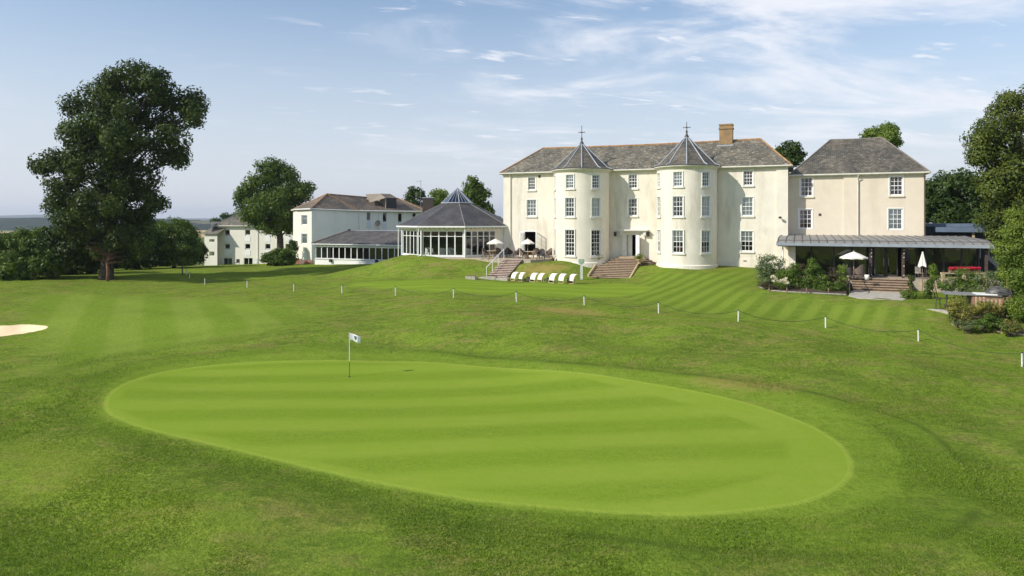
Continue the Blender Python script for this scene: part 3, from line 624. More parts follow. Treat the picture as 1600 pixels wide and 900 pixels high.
# ------------------------------------------------------------ foliage
NR = np.random.default_rng(11)
def leaf_object(name, C_, size, m, parent, flat=0.0, aspect=0.6, tone=None, up=0.0, nb=None):
    n = len(C_); a = NR.normal(size=(n, 3)); a[:, 2] *= (1 - flat); a /= np.linalg.norm(a, axis=1)[:, None]
    w = NR.normal(size=(n, 3))
    if nb is not None:
        w = nb + w * 0.42; a = np.cross(w, a); a /= np.linalg.norm(a, axis=1)[:, None] + 1e-9
    if up: w[:, 2] += up
    b = np.cross(a, w); b /= np.linalg.norm(b, axis=1)[:, None] + 1e-9
    s = (size * NR.uniform(0.6, 1.35, n))[:, None]
    nrm = np.cross(a, b)
    V = np.stack([C_ - a * s, C_ - b * s * aspect + nrm * s * .18, C_ + a * s, C_ + b * s * aspect + nrm * s * .18], 1).reshape(-1, 3)
    V = V - rootoff(parent)
    me = bpy.data.meshes.new(name); me.vertices.add(4 * n); me.vertices.foreach_set('co', V.ravel())
    me.loops.add(4 * n); me.loops.foreach_set('vertex_index', np.arange(4 * n, dtype=np.int32))
    me.polygons.add(n); me.polygons.foreach_set('loop_start', np.arange(0, 4 * n, 4, dtype=np.int32)); me.polygons.foreach_set('loop_total', np.full(n, 4, np.int32))
    me.update(calc_edges=True)
    tn = NR.uniform(0, 1, n) if tone is None else np.clip(tone + NR.uniform(-.3, .3, n), 0, 1)
    me.attributes.new('tone', 'FLOAT', 'POINT').data.foreach_set('value', np.repeat(tn, 4).astype(np.float32))
    me.materials.append(M[m]); o = link(bpy.data.objects.new(name, me)); o.parent = parent; return o
def clumps(blobs, dens, per, cr, flat=0.7):
    """blobs: (x,y,z,rx,ry,rz). leaf centres gathered in clumps near the surface of every blob"""
    out = []; tone = []; nrm_ = []
    for (x, y, z, rx, ry, rz) in blobs:
        n = max(5, int(dens * (rx * ry + rx * rz + ry * rz) / 3 * 4))
        d = NR.normal(size=(n, 3)); d /= np.linalg.norm(d, axis=1)[:, None]
        rad = NR.uniform(0.25, 1.0, n) ** 0.45 * NR.uniform(0.88, 1.12, n)
        c = np.array([x, y, z]) + d * rad[:, None] * np.array([rx, ry, rz])
        k = NR.normal(size=(n, per, 3)) * np.array([1, 1, flat]) * cr * NR.uniform(0.3, 0.62, (n, 1, 1))
        k = k * (1 + 0.0) ; ln = np.linalg.norm(k / cr, axis=2, keepdims=True); k = k / (ln + 1e-6) * np.clip(ln, 0, 0.95) ** 0.6
        nn_ = k + d[:, None, :] * cr * .35; nn_[:, :, 2] += cr * .25; nrm_.append((nn_ / (np.linalg.norm(nn_, axis=2, keepdims=True) + 1e-6)).reshape(-1, 3))
        out.append((c[:, None, :] + k).reshape(-1, 3)); tone.append(np.repeat(NR.uniform(0.1, 0.9, n), per))
    global CN; CN = np.concatenate(nrm_); return np.concatenate(out), np.concatenate(tone)
def limb(mb, p0, p1, r0, r1, bend=0.12, n=6, sides=7, seed=0):
    rr = random.Random(seed); p0 = Vector(p0); p1 = Vector(p1); L = (p1 - p0).length; pts = []; rad = []
    o = Vector((rr.uniform(-1, 1), rr.uniform(-1, 1), rr.uniform(-0.2, 1.0))) * L * bend
    for i in range(n + 1):
        t = i / n; q = p0.lerp(p1, t) + o * math.sin(math.pi * t) + Vector((rr.uniform(-1, 1), rr.uniform(-1, 1), rr.uniform(-1, 1))) * L * .015 * (0 < i < n)
        pts.append(q); rad.append(r0 + (r1 - r0) * t ** 0.8)
    mb.tube(pts, rad, sides); return pts
def tree(name, label, cat, base, trunk_top, tr, blobs, leaf, dens, per, cr, size, group=None, twigs=2, bark='bark', stuff=False, aspect=0.6, flat=0.0, limbs=None):
    root = thing(name, label, cat, base, group)
    if tr:
        mb = MB(); b = Vector(base); tp = Vector(trunk_top)
        mb.tube([b + Vector((0, 0, -.3)), b + Vector((0, 0, .15)), b.lerp(tp, .12), b.lerp(tp, .3) + Vector((tr * .3, 0, 0)), b.lerp(tp, .6) + Vector((-tr * .4, tr * .3, 0)), b.lerp(tp, .85), tp],
                [tr * 1.7, tr * 1.35, tr * 1.05, tr * .92, tr * .72, tr * .5, tr * .2], 12)
        for i, bl in enumerate(blobs):
            c = Vector(bl[:3]); 
            if limbs is not None and i >= limbs: break
            hz = max(0.18, min(0.92, (c.z - b.z) / max(1, (tp.z - b.z)) * 0.72 - .06))
            s = b.lerp(tp, hz); rr = max(tr * 0.08, tr * 0.42 * (1 - hz * .6))
            pts = limb(mb, s, c, rr, rr * .22, seed=i * 7 + 1)
            for k in range(twigs):
                th = rnd.uniform(0, 6.28); e = c + Vector((math.cos(th) * bl[3], math.sin(th) * bl[4], rnd.uniform(-.3, .8) * bl[5])) * .85
                limb(mb, pts[-3] if k % 2 else pts[-2], e, rr * .32, rr * .06, seed=i * 31 + k, n=4, sides=5)
        mb.build('trunk', bark, root, smooth=True)
    P_, tn = clumps(blobs, dens, per, cr)
    kk = P_[:, 2] > base[2] + .02; P_ = P_[kk]; tn = tn[kk]; nb = CN[kk]
    leaf_object('crown' if tr else 'foliage', P_, size, leaf, root, tone=tn, aspect=aspect, flat=flat, nb=nb)
    return root
def pxblobs(lst, Y, yy=1.0, sc=1.0):
    """(px, py, rx_px, rz_px, depth offset m) -> world ellipsoids at distance Y"""
    out = []
    for q in lst:
        px, py, rx, rz = q[:4]; rx *= sc; rz *= sc; dy = q[4] if len(q) > 4 else 0.0; D = Y + dy; x, y, z = PX(px, py, D); s = D / F
        out.append((x, y, z, rx * s, max(rx, rz) * s * yy, rz * s))
    return out

def build_blades():
    n = 420000; rg = np.random.default_rng(5)
    Y = 13.5 * (38 / 13.5) ** rg.uniform(0, 1, n); X = rg.uniform(-.80, .80, n) * Y
    k = rg.uniform(0, 1, n) < np.clip(1.25 - (Y - 14) / 26, 0.15, 1); X, Y = X[k], Y[k]
    sg = sdf(X, Y, POLY['green']); ap = sdf(X, Y, POLY['apron']); k = (sg > .22) & (sdf(X, Y, POLY['bunker']) > .1); X, Y, ap = X[k], Y[k], ap[k]; n = len(X)
    Z = H(X, Y); hgt = np.where(ap < 0, .012, .032) * rg.uniform(.6, 1.5, n); th = rg.uniform(0, np.pi, n); w = rg.uniform(.004, .009, n) * (1 + Y / 22)
    lean = rg.normal(size=(n, 2)) * hgt[:, None] * .8
    dx, dy = np.cos(th) * w, np.sin(th) * w; C3 = np.stack([X, Y, Z], 1)
    V = np.stack([C3 - np.stack([dx, dy, 0 * dx + .01], 1), C3 + np.stack([dx, dy, 0 * dx - .01], 1), C3 + np.stack([lean[:, 0], lean[:, 1], hgt], 1)], 1).reshape(-1, 3)
    me = bpy.data.meshes.new('grass_blades'); me.vertices.add(3 * n); me.vertices.foreach_set('co', V.ravel()); me.loops.add(3 * n); me.loops.foreach_set('vertex_index', np.arange(3 * n, dtype=np.int32))
    me.polygons.add(n); me.polygons.foreach_set('loop_start', np.arange(0, 3 * n, 3, dtype=np.int32)); me.polygons.foreach_set('loop_total', np.full(n, 3, np.int32)); me.update(calc_edges=True)
    me.attributes.new('tone', 'FLOAT', 'POINT').data.foreach_set('value', np.repeat(rg.uniform(0, 1, n), 3).astype(np.float32))
    me.materials.append(leafmat('grass_blades', (0.070, 0.130, 0.010), (0.190, 0.270, 0.030), 0.35)); tag(link(bpy.data.objects.new('grass_blades', me)), 'short mown grass blades around the golf green', 'grass', kind='stuff')
build_blades()

def build_trees():
    # the great oak on the left
    Y = 74; base = G(166, 436)
    Y = base[1]
    bl = pxblobs([(205, 125, 48, 30, 0), (165, 150, 38, 32, 2), (240, 135, 30, 26, -2), (185, 185, 45, 38, -2), (275, 165, 34, 24, 1), (302, 155, 16, 14, 0), (305, 178, 12, 16, -1),
                  (232, 180, 30, 30, 3), (120, 170, 20, 14, 0), (135, 205, 36, 28, -2), (265, 195, 22, 12, 2), (272, 215, 14, 20, -2), (240, 232, 20, 20, 0), (262, 250, 22, 16, 0), (280, 245, 10, 12, 2),
                  (100, 255, 36, 20, 0), (75, 258, 18, 10, 0), (140, 245, 38, 32, -3), (180, 240, 42, 34, 3), (222, 270, 26, 24, -1), (110, 295, 40, 28, 1), (160, 290, 46, 34, -3), (215, 305, 32, 26, 2),
                  (238, 318, 16, 18, -1), (85, 325, 28, 18, 0), (120, 345, 44, 24, -3), (180, 340, 48, 28, 0), (225, 355, 26, 24, 1), (100, 375, 36, 20, 0), (150, 375, 44, 22, 3), (205, 378, 30, 20, -3), (190, 215, 30, 22, -5), (150, 320, 30, 20, -6), (130, 392, 34, 14, -1), (185, 394, 26, 10, 2)], Y, 0.9, .94)
    tree('oak_tree', 'huge dark broad-crowned tree towering over the lawn at the far left', 'tree', base, PX(190, 140, Y), 0.56, bl, 'lf_oak', 0.80, 190, 1.2, 0.165, twigs=3)
    # leafless little tree in front of its trunk
    b = G(168, 439); root = thing('bare_tree', 'small leafless tree with reddish trunk in front of the great dark tree', 'tree', b)
    mb = MB(); rr = random.Random(5); b = Vector(b)
    mb.tube([b + Vector((0, 0, -.2)), b + Vector((.05, 0, 1)), b + Vector((-.05, 0, 2.0)), b + Vector((.15, 0, 2.9))], [.2, .15, .13, .08], 8)
    for i in range(15):
        th = rr.uniform(0, 6.28); L = rr.uniform(1.3, 2.6); s = b + Vector((0.05, 0, rr.uniform(1.8, 2.9))); e = s + Vector((math.cos(th) * L, math.sin(th) * L * .7, rr.uniform(-.1, 1.2)))
        pts = limb(mb, s, e, .055, .014, 0.15, 5, 5, seed=i)
        for k in range(4):
            q = pts[rr.randint(2, 5)]; e2 = q + Vector((rr.uniform(-.7, .7), rr.uniform(-.7, .7), rr.uniform(-.1, .6))); limb(mb, q, e2, .018, .006, 0.1, 3, 4, seed=i * 9 + k)
    mb.build('trunk', 'barkred', root, smooth=True)
    # second tree by the white wing
    base = G(441, 414, 60, 160); base = (PX(439, 400, 113)[0], 113, h(PX(439, 400, 113)[0], 113)); Y = 113
    bl = pxblobs([(428, 262, 24, 12, 0), (440, 275, 26, 16, 1), (410, 285, 26, 18, -1), (450, 300, 28, 20, 0), (395, 308, 28, 20, 1), (378, 312, 16, 10, 0), (425, 315, 32, 22, -2), (465, 305, 20, 14, 0),
                  (385, 333, 22, 14, 0), (415, 342, 30, 18, 1), (450, 335, 30, 22, -1), (430, 356, 22, 12, 0), (458, 350, 20, 14, 1), (405, 325, 24, 16, -3), (480, 298, 9, 8, 0)], Y, 0.9, .90)
    tree('lime_tree', 'rounded mid-green tree standing between the two white hotel blocks', 'tree', base, PX(430, 285, Y), 0.55, bl, 'lf_mid', 0.95, 180, 1.3, 0.18)
    # small spreading tree left of the far hotel
    base = G(272, 419); Y = base[1]
    tree('small_tree', 'small bright-leaved tree just left of the far white hotel block', 'tree', base, PX(272, 365, Y), 0.22,
         pxblobs([(275, 352, 26, 10), (262, 368, 24, 16), (292, 368, 22, 16), (278, 385, 32, 16), (300, 392, 15, 14), (255, 390, 16, 16), (280, 404, 28, 11)], Y), 'lf_mid', 5, 34, 0.55, 0.12)
    # dark shrubs and trees beneath and behind the oak
    for i, (lst, Y, leaf, lab, cat, nm) in enumerate([
        ([(12, 395, 26, 28), (42, 385, 28, 26), (70, 380, 20, 22), (25, 415, 38, 22), (60, 412, 32, 24), (85, 405, 20, 26), (5, 420, 20, 18)], 74, 'lf_mid', 'broad glossy shrub at the left edge beside the great tree', 'shrub', 'large_shrub'),
        ([(105, 390, 30, 30), (125, 405, 30, 22), (95, 412, 28, 20), (145, 395, 25, 28)], 82, 'lf_dark', 'dark evergreen thicket directly left of the great tree trunk', 'shrub', 'evergreen_shrub'),
        ([(200, 385, 30, 28), (222, 372, 26, 24), (215, 402, 28, 16), (240, 380, 16, 22), (180, 400, 24, 18), (238, 404, 18, 12)], 92, 'lf_dark', 'dark tree filling the gap right of the great tree trunk', 'tree', 'evergreen_tree'),
        ([(150, 400, 34, 18), (120, 385, 30, 26), (175, 380, 30, 26), (160, 415, 25, 8)], 100, 'lf_dark', 'shadowy tree seen behind the great tree trunk', 'tree', 'evergreen_tree'),
        ([(305, 390, 12, 18), (312, 398, 6, 12), (298, 402, 10, 12), (240, 352, 14, 8), (225, 358, 14, 10), (300, 372, 9, 12)], 112, 'lf_dark', 'narrow dark tree touching the left end of the far white hotel', 'tree', 'evergreen_tree'),
        ([(5, 374, 14, 10), (25, 372, 16, 9), (45, 370, 12, 9), (-10, 380, 14, 12)], 140, 'lf_dark', 'distant dark tree low on the left horizon', 'tree', 'distant_tree'),
        ([(258, 400, 30, 13), (235, 395, 20, 18), (290, 404, 20, 10)], 118, 'lf_dark', 'low dark tree line behind the small bright tree', 'tree', 'distant_tree')]):
        bl = pxblobs(lst, Y); xs = sum(b[0] for b in bl) / len(bl); zb = h(xs, Y)
        if i == 1 or cat == 'tree': tree(nm, lab, cat, (xs, Y, zb), (xs, Y, max(b[2] for b in bl)), 0.25, bl, leaf, 3.4, 60, 0.8, 0.19, twigs=1)
        else: tree(nm, lab, cat, (xs, Y, zb), None, 0, bl, leaf, 5.0, 60, 0.6, 0.15)
    # trees on the skyline behind the buildings
    for lst, Y, leaf, lab, trk in [
        ([(742, 290, 14, 12), (738, 306, 17, 14), (752, 310, 12, 16), (740, 325, 20, 14), (757, 332, 14, 14), (725, 318, 12, 12)], 105, 'lf_mid', 'bushy tree rising behind the right slope of the round pavilion roof', 345),
        ([(683, 303, 12, 7), (692, 310, 10, 8), (678, 314, 10, 8), (700, 318, 10, 10)], 112, 'lf_lime', 'pale treetop showing beside the glass lantern of the pavilion', 345),
        ([(648, 298, 9, 5), (640, 308, 8, 5), (656, 306, 7, 7), (645, 318, 10, 7), (632, 316, 8, 5)], 118, 'lf_dark', 'sparse treetop behind the thin mast and dark chimney', 345),
        ([(1232, 232, 15, 11), (1224, 240, 10, 9), (1241, 243, 12, 9), (1232, 252, 18, 10)], 92, 'lf_dark', 'round dark treetop in the gap between the two slate roofs', 300),
        ([(1362, 212, 14, 8), (1385, 206, 18, 10), (1378, 218, 26, 12), (1395, 222, 10, 12), (1372, 228, 20, 10)], 96, 'lf_lime', 'sunlit treetop above the ridge of the tan block', 300),
        ([(795, 352, 14, 5), (770, 345, 12, 6)], 100, 'lf_dark', 'dark treetop just left of the cream house corner', 365),
        ([(370, 341, 14, 6), (352, 339, 8, 4), (338, 345, 6, 4)], 155, 'lf_dark', 'treetop peeping over the ridge of the far white hotel', 380)]:
        bl = pxblobs(lst, Y); xs = bl[0][0]; zb = h(xs, Y)
        tree('background_tree', lab, 'tree', (xs, Y, zb), (xs, Y, bl[0][2]), 0.3, bl, leaf, 3.2, 60, 0.75, 0.18, twigs=1)
    # right-hand trees
    Y = 78
    tree('broadleaf_tree', 'broad dark-green tree behind the flat roofs right of the tan block', 'tree', (PX(1500, 300, Y)[0], Y, h(PX(1500, 300, Y)[0], Y)), PX(1500, 280, Y), 0.4,
         pxblobs([(1490, 285, 30, 16), (1465, 300, 24, 20), (1510, 300, 30, 24), (1475, 325, 32, 22), (1515, 330, 30, 24), (1450, 320, 14, 20), (1550, 320, 30, 30), (1500, 350, 40, 16), (1460, 345, 20, 14)], Y), 'lf_dark', 1.6, 140, 1.0, 0.17)
    Y = 54; bx = PX(1590, 300, Y)[0]
    tree('cedar_tree', 'tall cypress-like tree soaring at the right edge of the picture', 'tree', (bx, Y, h(bx, Y)), PX(1592, 150, Y), 0.6,
         pxblobs([(1588, 158, 24, 22), (1612, 150, 28, 22), (1570, 185, 32, 22), (1610, 190, 36, 26), (1545, 205, 26, 18), (1532, 218, 16, 14), (1580, 225, 40, 28), (1625, 235, 40, 34), (1550, 250, 34, 22), (1528, 245, 14, 12),
                  (1590, 275, 42, 28), (1562, 290, 36, 24), (1545, 275, 20, 14), (1620, 310, 44, 34), (1575, 325, 40, 26), (1556, 345, 24, 22), (1590, 365, 40, 28), (1570, 385, 26, 20), (1625, 390, 40, 34), (1562, 365, 12, 12)], Y, .8, .80), 'lf_con', 1.25, 300, 0.95, 0.115, aspect=0.5)
    Y = 37; bx = PX(1630, 400, Y)[0]
    tree('silver_shrub_tree', 'yellow-green leafy tree overhanging the barbecue at the right edge', 'tree', (bx, Y, h(bx, Y)), PX(1625, 370, Y), 0.16,
         pxblobs([(1600, 335, 22, 16), (1620, 350, 34, 24), (1588, 362, 22, 18), (1610, 390, 38, 26), (1582, 395, 22, 20), (1600, 425, 34, 24), (1580, 430, 16, 16), (1615, 460, 34, 28), (1596, 475, 16, 22), (1595, 350, 22, 18), (1568, 385, 12, 14)], Y, .8), 'lf_lime', 7, 110, 0.38, 0.06, aspect=0.5)
build_trees()

# ------------------------------------------------------------ main house
A0 = math.atan2(-.389, .921)
FM = Fr((-0.9, 72.6), A0)
ZG, ZE = 3.0, 12.5
def hip_roof(parent, fr, u0, u1, d_front, depth, ze, zr, ul, ur, m, ridge, oh=0.35, name='roof', ridge_r=0.09, hipm=None, sag=0.0):
    """u0..u1 eaves, ridge from ul to ur"""
    P = fr.pt; a, b, c, e = u0 - oh, u1 + oh, d_front + oh, d_front - depth - oh; dm = d_front - depth / 2
    mb = MB()
    n = 16
    for i in range(n):
        t0, t1 = i / n, (i + 1) / n; f = lambda t: -sag * math.sin(math.pi * t)
        L = lambda s, q, t: s + (q - s) * t
        mb.quad(P(L(a, b, t0), c, ze), P(L(a, b, t1), c, ze), P(L(ul, ur, t1), dm, zr + f(t1)), P(L(ul, ur, t0), dm, zr + f(t0)))
        mb.quad(P(L(a, b, t1), e, ze), P(L(a, b, t0), e, ze), P(L(ul, ur, t0), dm, zr + f(t0)), P(L(ul, ur, t1), dm, zr + f(t1)))
    mb.tri(P(a, e, ze), P(a, c, ze), P(ul, dm, zr)); mb.tri(P(b, c, ze), P(b, e, ze), P(ur, dm, zr))
    rf = mb.build(name, m, parent)
    s = MB(); s.fbox(fr, a + .02, b - .02, e + .02, c - .02, ze - .10, ze - .02); s.build('soffit', 'gutter', rf)
    g = MB(); r = 0.075; z = ze - .04
    g.tube([P(a, c + .04, z), P(b, c + .04, z)], r, 8); g.tube([P(a - .04, c, z), P(a - .04, e, z)], r, 8); g.tube([P(b + .04, c, z), P(b + .04, e, z)], r, 8)
    g.build('gutter', 'gutter', rf)
    t = MB()
    t.tube([P(ul + (ur - ul) * i / n, dm, zr + .02 - sag * math.sin(math.pi * i / n)) for i in range(n + 1)], ridge_r, 6)
    t.build('ridge_tiles', ridge, rf)
    for q, w in ((a, ul), (b, ur)):
        for k in (c, e): t = MB(); t.tube([P(q, k, ze + .02), P(w, dm, zr + .02)], ridge_r * .9, 6); t.build('hip_tiles', hipm or ridge, rf)
    return rf
def pipe(parent, fr, u, z0, z1, d=0.08, r=0.05, m='gutter'):
    mb = MB(); P = fr.pt
    mb.tube([P(u, d + .28, z1), P(u, d, z1 - .4), P(u, d, z0)], r, 8); mb.build('downpipe', m, parent)

house = thing('country_house', 'long cream rendered country house with two round turrets and slate roof', 'house', (FM.pt(14, -4, ZG)))
U = lambda x: FM.upx(x)
ops = []; wins = []
def addw(fr, x0, x1, y0, y1, **k):
    r_ = fr.rect(x0, x1, y0, y1); ops.append(r_); wins.append((fr, r_, k)); return r_
addw(FM, 825, 836.5, 277, 297, curt='d'); addw(FM, 823, 838, 312, 338, curt='n')
addw(FM, 982, 996, 272.5, 294.5, curt='d'); addw(FM, 981, 996, 310, 337.5, curt='d')
addw(FM, 1161.5, 1176.5, 266.5, 290, curt='r'); addw(FM, 1159, 1177, 308, 337.5, curt='n'); addw(FM, 1157.5, 1177, 361, 393, curt='h')
fd = FM.rect(820, 837, 362, 399); fd = (fd[0], fd[1], 3.86, fd[3]); ops.append(fd)
dr = FM.rect(979, 993.5, 367, 400); dr = (dr[0], dr[1], 4.0, dr[3]); ops.append(dr)
UL, DT, RT = FM.upx(909, 1.0), 1.0, 2.72
UR = FM.upx(1073, 1.0)
for uc in (UL, UR): ops.append((uc - 2.35, uc + 2.35, ZG + 0.3, 12.3, 1))
HL = 28.0
mb = MB(); wall(mb, FM, 0, HL, ZG, ZE - .05, ops)
# left, back and right walls
left = Fr(FM.pt(0, -8, 0)[:2], A0 - R(90)); right = Fr(FM.pt(HL, 0, 0)[:2], A0 + R(90)); back = Fr(FM.pt(HL, -8, 0)[:2], A0 + R(180))
wall(mb, left, 0, 8, ZG, ZE - .05); wall(mb, right, 0, 8, ZG, ZE - .05); wall(mb, back, 0, HL, ZG, ZE - .05)
body = mb.build('wall', 'cream', house)
for fr, r_, k in wins: glazing(house, fr, *r_, sill='offwhite', surround=.075, fw=.085, bw=.034, **k)
mb = MB()
for z in (3.84, 7.15, 9.98): mb.fbox(FM, .2, HL - .2, -7.8, -.2, z - .12, z)
mb.build('floor', 'floorin', house)
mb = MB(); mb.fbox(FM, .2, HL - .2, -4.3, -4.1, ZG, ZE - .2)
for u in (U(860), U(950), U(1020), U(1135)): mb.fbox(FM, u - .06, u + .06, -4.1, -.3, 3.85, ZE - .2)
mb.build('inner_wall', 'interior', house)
# plinth, pilaster, band
mb = MB(); mb.fbox(FM, U(1121), HL + .04, 0, .07, ZG, 3.95); mb.build('plinth', 'cream', house)
mb = MB(); mb.fbox(FM, U(1213), HL + .05, 0.0, .10, 3.95, ZE - .12); mb.build('pilaster', 'cream', house)
mb = MB(); mb.fbox(FM, 0, U(797) , 0.0, .06, ZG, ZE - .12); mb.build('pilaster', 'cream', house)
mb = MB(); mb.fbox(FM, -.05, HL + .06, 0.003, .16, ZE - .24, ZE - .11); mb.build('cornice', 'gutter', house)
for px in (798, 866, 1121): pipe(house, FM, U(px), 3.4, ZE - .05, d=.1)
roof = hip_roof(house, FM, 0, HL, 0, 8, ZE, 15.42, 3.0, HL - 2.5, 'slate', 'ridge', sag=0.10, hipm='ridge')
# chimney on the ridge
uc = (FM.upx(1126, -4) + FM.upx(1144, -4)) / 2
mb = MB(); mb.fbox(FM, uc - .62, uc + .62, -4.45, -3.45, 13.9, 16.85); mb.fbox(FM, uc - .68, uc + .68, -4.52, -3.38, 16.5, 16.66); mb.fbox(FM, uc - .66, uc + .66, -4.5, -3.4, 16.86, 17.0)
ch = mb.build('chimney', 'chimbrick', roof)
mb = MB(); mb.fbox(FM, uc - .8, uc + .75, -3.42, -3.1, 14.72, 14.90); mb.build('flashing', 'lead', roof)
# french doors with open leaf
P = FM.pt
fw = MB()
fw.fbox(FM, fd[0] - .1, fd[0], -.12, .04, 3.86, fd[3] + .1); fw.fbox(FM, fd[1], fd[1] + .1, -.12, .04, 3.86, fd[3] + .1); fw.fbox(FM, fd[0], fd[1], -.12, .04, fd[3], fd[3] + .1)
frm = fw.build('french_door_frame', 'white', house)
w2 = (fd[1] - fd[0]) / 2
for u_, rot in ((fd[0] - .02, R(165)), (fd[1] + .02, R(-62))):
    sub = Fr(FM.pt(u_, .05, 0)[:2], A0 + rot) if rot < 0 else Fr(FM.pt(u_, .05, 0)[:2], A0 + R(195))
    if rot > 0: sub = Fr(FM.pt(u_ - .45, .22, 0)[:2], A0 + R(-12)); glazing(house, sub, 0, .42, 3.88, fd[3], d=0, cols=1, rows=5, name='french_door', rail=False)
    else: glazing(house, sub, 0, w2 + .25, 3.88, fd[3], d=0, cols=2, rows=5, name='french_door', rail=False)
# main door: surround, hood, leaf
mb = MB()
for a, b in ((dr[0] - .42, dr[0] - .06), (dr[1] + .55, dr[1] + .9)): mb.fbox(FM, a, b, 0.002, .16, 3.98, 6.35)
mb.fbox(FM, dr[0] - .06, dr[1] + .55, 0.002, .10, dr[3], 6.35); mb.fbox(FM, dr[0] - .6, dr[1] + 1.1, 0.0, .38, 6.352, 6.50); mb.fbox(FM, dr[0] - .75, dr[1] + 1.25, 0.0, .55, 6.502, 6.62)
mb.fbox(FM, dr[0] - .55, dr[0] - .3, 0.16, .36, 6.05, 6.35); mb.fbox(FM, dr[1] + .8, dr[1] + 1.05, 0.16, .36, 6.05, 6.35)
mb.build('door_surround', 'offwhite', house)
lf = Fr(FM.pt(dr[1] + .02, .14, 0)[:2], A0 + R(-55))
mb = MB(); mb.fbox(lf, 0, .85, -.05, 0, 4.0, dr[3] - .02)
for z0, z1 in ((4.15, 4.75), (4.9, 5.9)):
    for a, b in ((.08, .38), (.47, .77)): mb.fbox(lf, a, b, .001, .02, z0, z1)
dd = mb.build('door', 'white', house); mb = MB(); mb.tube([lf.pt(.78, .02, 4.95), lf.pt(.78, .07, 4.95), lf.pt(.68, .07, 4.95)], .014, 6); mb.build('handle', 'steel', dd)
mb = MB(); mb.fbox(FM, dr[0] + .02, dr[0] + .5, -.32, -.27, 4.0, dr[3]); mb.build('door', 'offwhite', house)
for px in (962, 1013.5):
    u = U(px); mb = MB(); mb.fbox(FM, u - .10, u + .10, .10, .30, 5.95, 6.30); mb.fbox(FM, u - .13, u + .13, .07, .33, 6.31, 6.38); mb.fbox(FM, u - .03, u + .03, 0, .1, 6.05, 6.2)
    lm = mb.build('wall_lantern', 'black', house)
u = U(1221); mb = MB(); mb.tube([P(u - .1, .1, 7.75), P(u - .1, .4, 7.75)], .03, 6); mb.lathe(P(u - .1, .45, 7.68), [(0.02, 0), (.13, .02), (.15, .14), (.05, .2), (0.01, .21)], 10); mb.build('security_camera', 'darkmetal', house)
u = U(1100 + 222 / 3.46); mb = MB(); mb.fbox(FM, u - .14, u + .14, .072, .085, 3.72, 3.82); mb.build('air_vent', 'riser', house)
u = U(843); mb = MB(); mb.fbox(FM, u - .12, u + .12, .002, .03, 11.95, 12.2); mb.build('air_vent', 'darkmetal', house)
